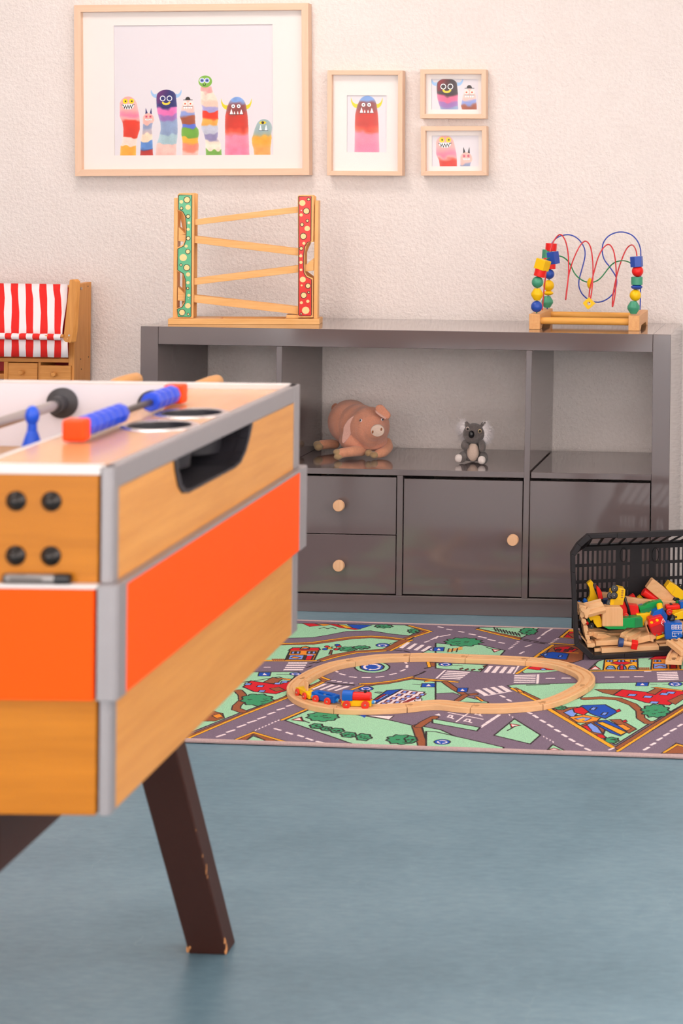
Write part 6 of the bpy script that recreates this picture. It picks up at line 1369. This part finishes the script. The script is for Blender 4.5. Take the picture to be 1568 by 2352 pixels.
# toothed ends of tracks stacked at the left wall
teeth = [[(118, 480), (215, 500), (225, 540), (140, 545), (150, 580), (120, 590)], [(135, 575), (200, 580), (215, 640), (150, 670), (130, 640)], [(150, 665), (215, 690), (225, 735), (205, 745), (180, 770), (150, 720)],
         [(175, 770), (235, 775), (250, 850), (232, 855), (240, 895), (200, 900), (180, 830)], [(195, 895), (262, 905), (275, 960), (250, 975), (215, 965)], [(230, 960), (285, 990), (290, 1030), (245, 1035), (225, 1000)]]
words = ['topmost', 'second', 'third', 'fourth', 'fifth', 'lowest']
for pl_, wd in zip(teeth, words):
    o, c = toy('track_end', f'{wd} toothed track end of the stack along the left basket wall', 'toy track', 'G', pl_, .030, .035, TRK, .0008, group='toothed track ends by the left wall')
toy('track_end', 'arrow shaped track adaptor piece at the top of the toothed stack', 'toy track', 'G', [(130, 530), (170, 510), (215, 545), (240, 515), (282, 530), (262, 600), (232, 680), (205, 668), (180, 590), (150, 575)], .026, .010, TRK, .0008, group='railway track pieces in the basket')
toy('track_end', 'slim track edge wedged at the bottom left of the basket', 'toy track', 'G', [(145, 925), (160, 915), (235, 1010), (225, 1030)], .035, .06, TRK, .0006, group='railway track pieces in the basket')
toy('track_end', 'short stub track below the toothed stack', 'toy track', 'G', [(228, 1035), (325, 1015), (345, 1030), (340, 1065), (310, 1080), (235, 1078)], .022, .04, TRK, .001, group='railway track pieces in the basket')
toy('beech_board', 'thin beech board leaning behind the red fire truck', 'toy board', 'G', [(1040, 750), (1100, 670), (1135, 655), (1090, 735), (1062, 770), (1105, 885), (1085, 890)], .052, .020, 'W', .0006)
toy('beech_board', 'pale board behind the black tyre and blue house', 'toy board', 'G', [(1440, 690), (1500, 700), (1640, 740), (1640, 900), (1500, 840), (1450, 730)], .062, .014, 'W', .0008)
toy('toy_block', 'beech block filling the gap under the green house block', 'toy block', 'G', [(780, 835), (1060, 790), (1100, 880), (1060, 900), (760, 900)], .090, .03, 'W')
toy('toy_block', 'dark shaded beech block deep in the middle of the pile', 'toy block', 'G', [(260, 820), (560, 880), (900, 860), (900, 940), (280, 950)], .080, .03, 'W')
# spinner: ring, dowel and cube
t = thing('bead_rod', 'short wooden rod with a dark blue ring and a red cube on its ends', 'toy', wp('G', 790, 1025, .008), 0, 'toys in the basket'); c = Vector(t.location)
A, B = wp('G', 700, 1008, .006), wp('G', 890, 1038, .003)
MB().cyl(A-c, B-c, .0058, seg=20).build('rod', WB[0], t, smooth=True)
d = (B-A).normalized(); Q_ = d.to_track_quat('Z', 'Y').to_matrix().to_4x4()
MB().lathe([(.006, -.006), (.0108, -.006), (.0112, -.004), (.0112, .004), (.0108, .006), (.006, .006), (.006, -.006)], Matrix.Translation(A-c) @ Q_, 28).build('ring', MAP['D'], t, smooth=True)
MB().box((-.009, -.009, -.008), (.009, .009, .008), Matrix.Translation(B-c) @ Q_ @ Matrix.Rotation(.3, 4, 'Z')).build('cube', RED, t, bev=.0015)
# tracks sticking out at the right
def out_track(label, pts, wide):
    P_ = [at(*sc('G', x, y), Z=z) for x, y, z in pts]; c = sum(P_, Vector())/len(P_); c.z = RZ
    t = thing('wooden_track', label, 'toy track', c, 0, 'railway track pieces in the basket')
    MB().sweep([p-c for p in catmull(P_, 6)], SEC).build('track_body', TRK, t, bev=.0005)
    e = P_[0]-c; d = (P_[1]-P_[0]).normalized(); pg = MB(); pg.cyl(e+d*.012+Vector((0, 0, .0002)), e+d*.012+Vector((0, 0, .0006)), .0062, seg=20); s = d.cross(Vector((0, 0, 1)))
    q0 = [e+s*.0035-d*.0005, e-s*.0035-d*.0005, e-s*.0035+d*.010, e+s*.0035+d*.010]; pg.prism([v+Vector((0, 0, .0002)) for v in q0], (0, 0, .0004)); pg.build('socket', mat('socket_dark', '#8C6440', .7), t)
out_track('grooved track sticking out of the basket with its socket end to the room', [(1435, 1250, RZ+.026), (1470, 1160, RZ+.028), (1540, 1070, RZ+.028), (1640, 960, RZ+.030)], 0)
out_track('grooved track crossing on top of the one sticking out of the basket', [(1430, 955, RZ+.052), (1530, 1030, RZ+.046), (1640, 1120, RZ+.040)], 0)
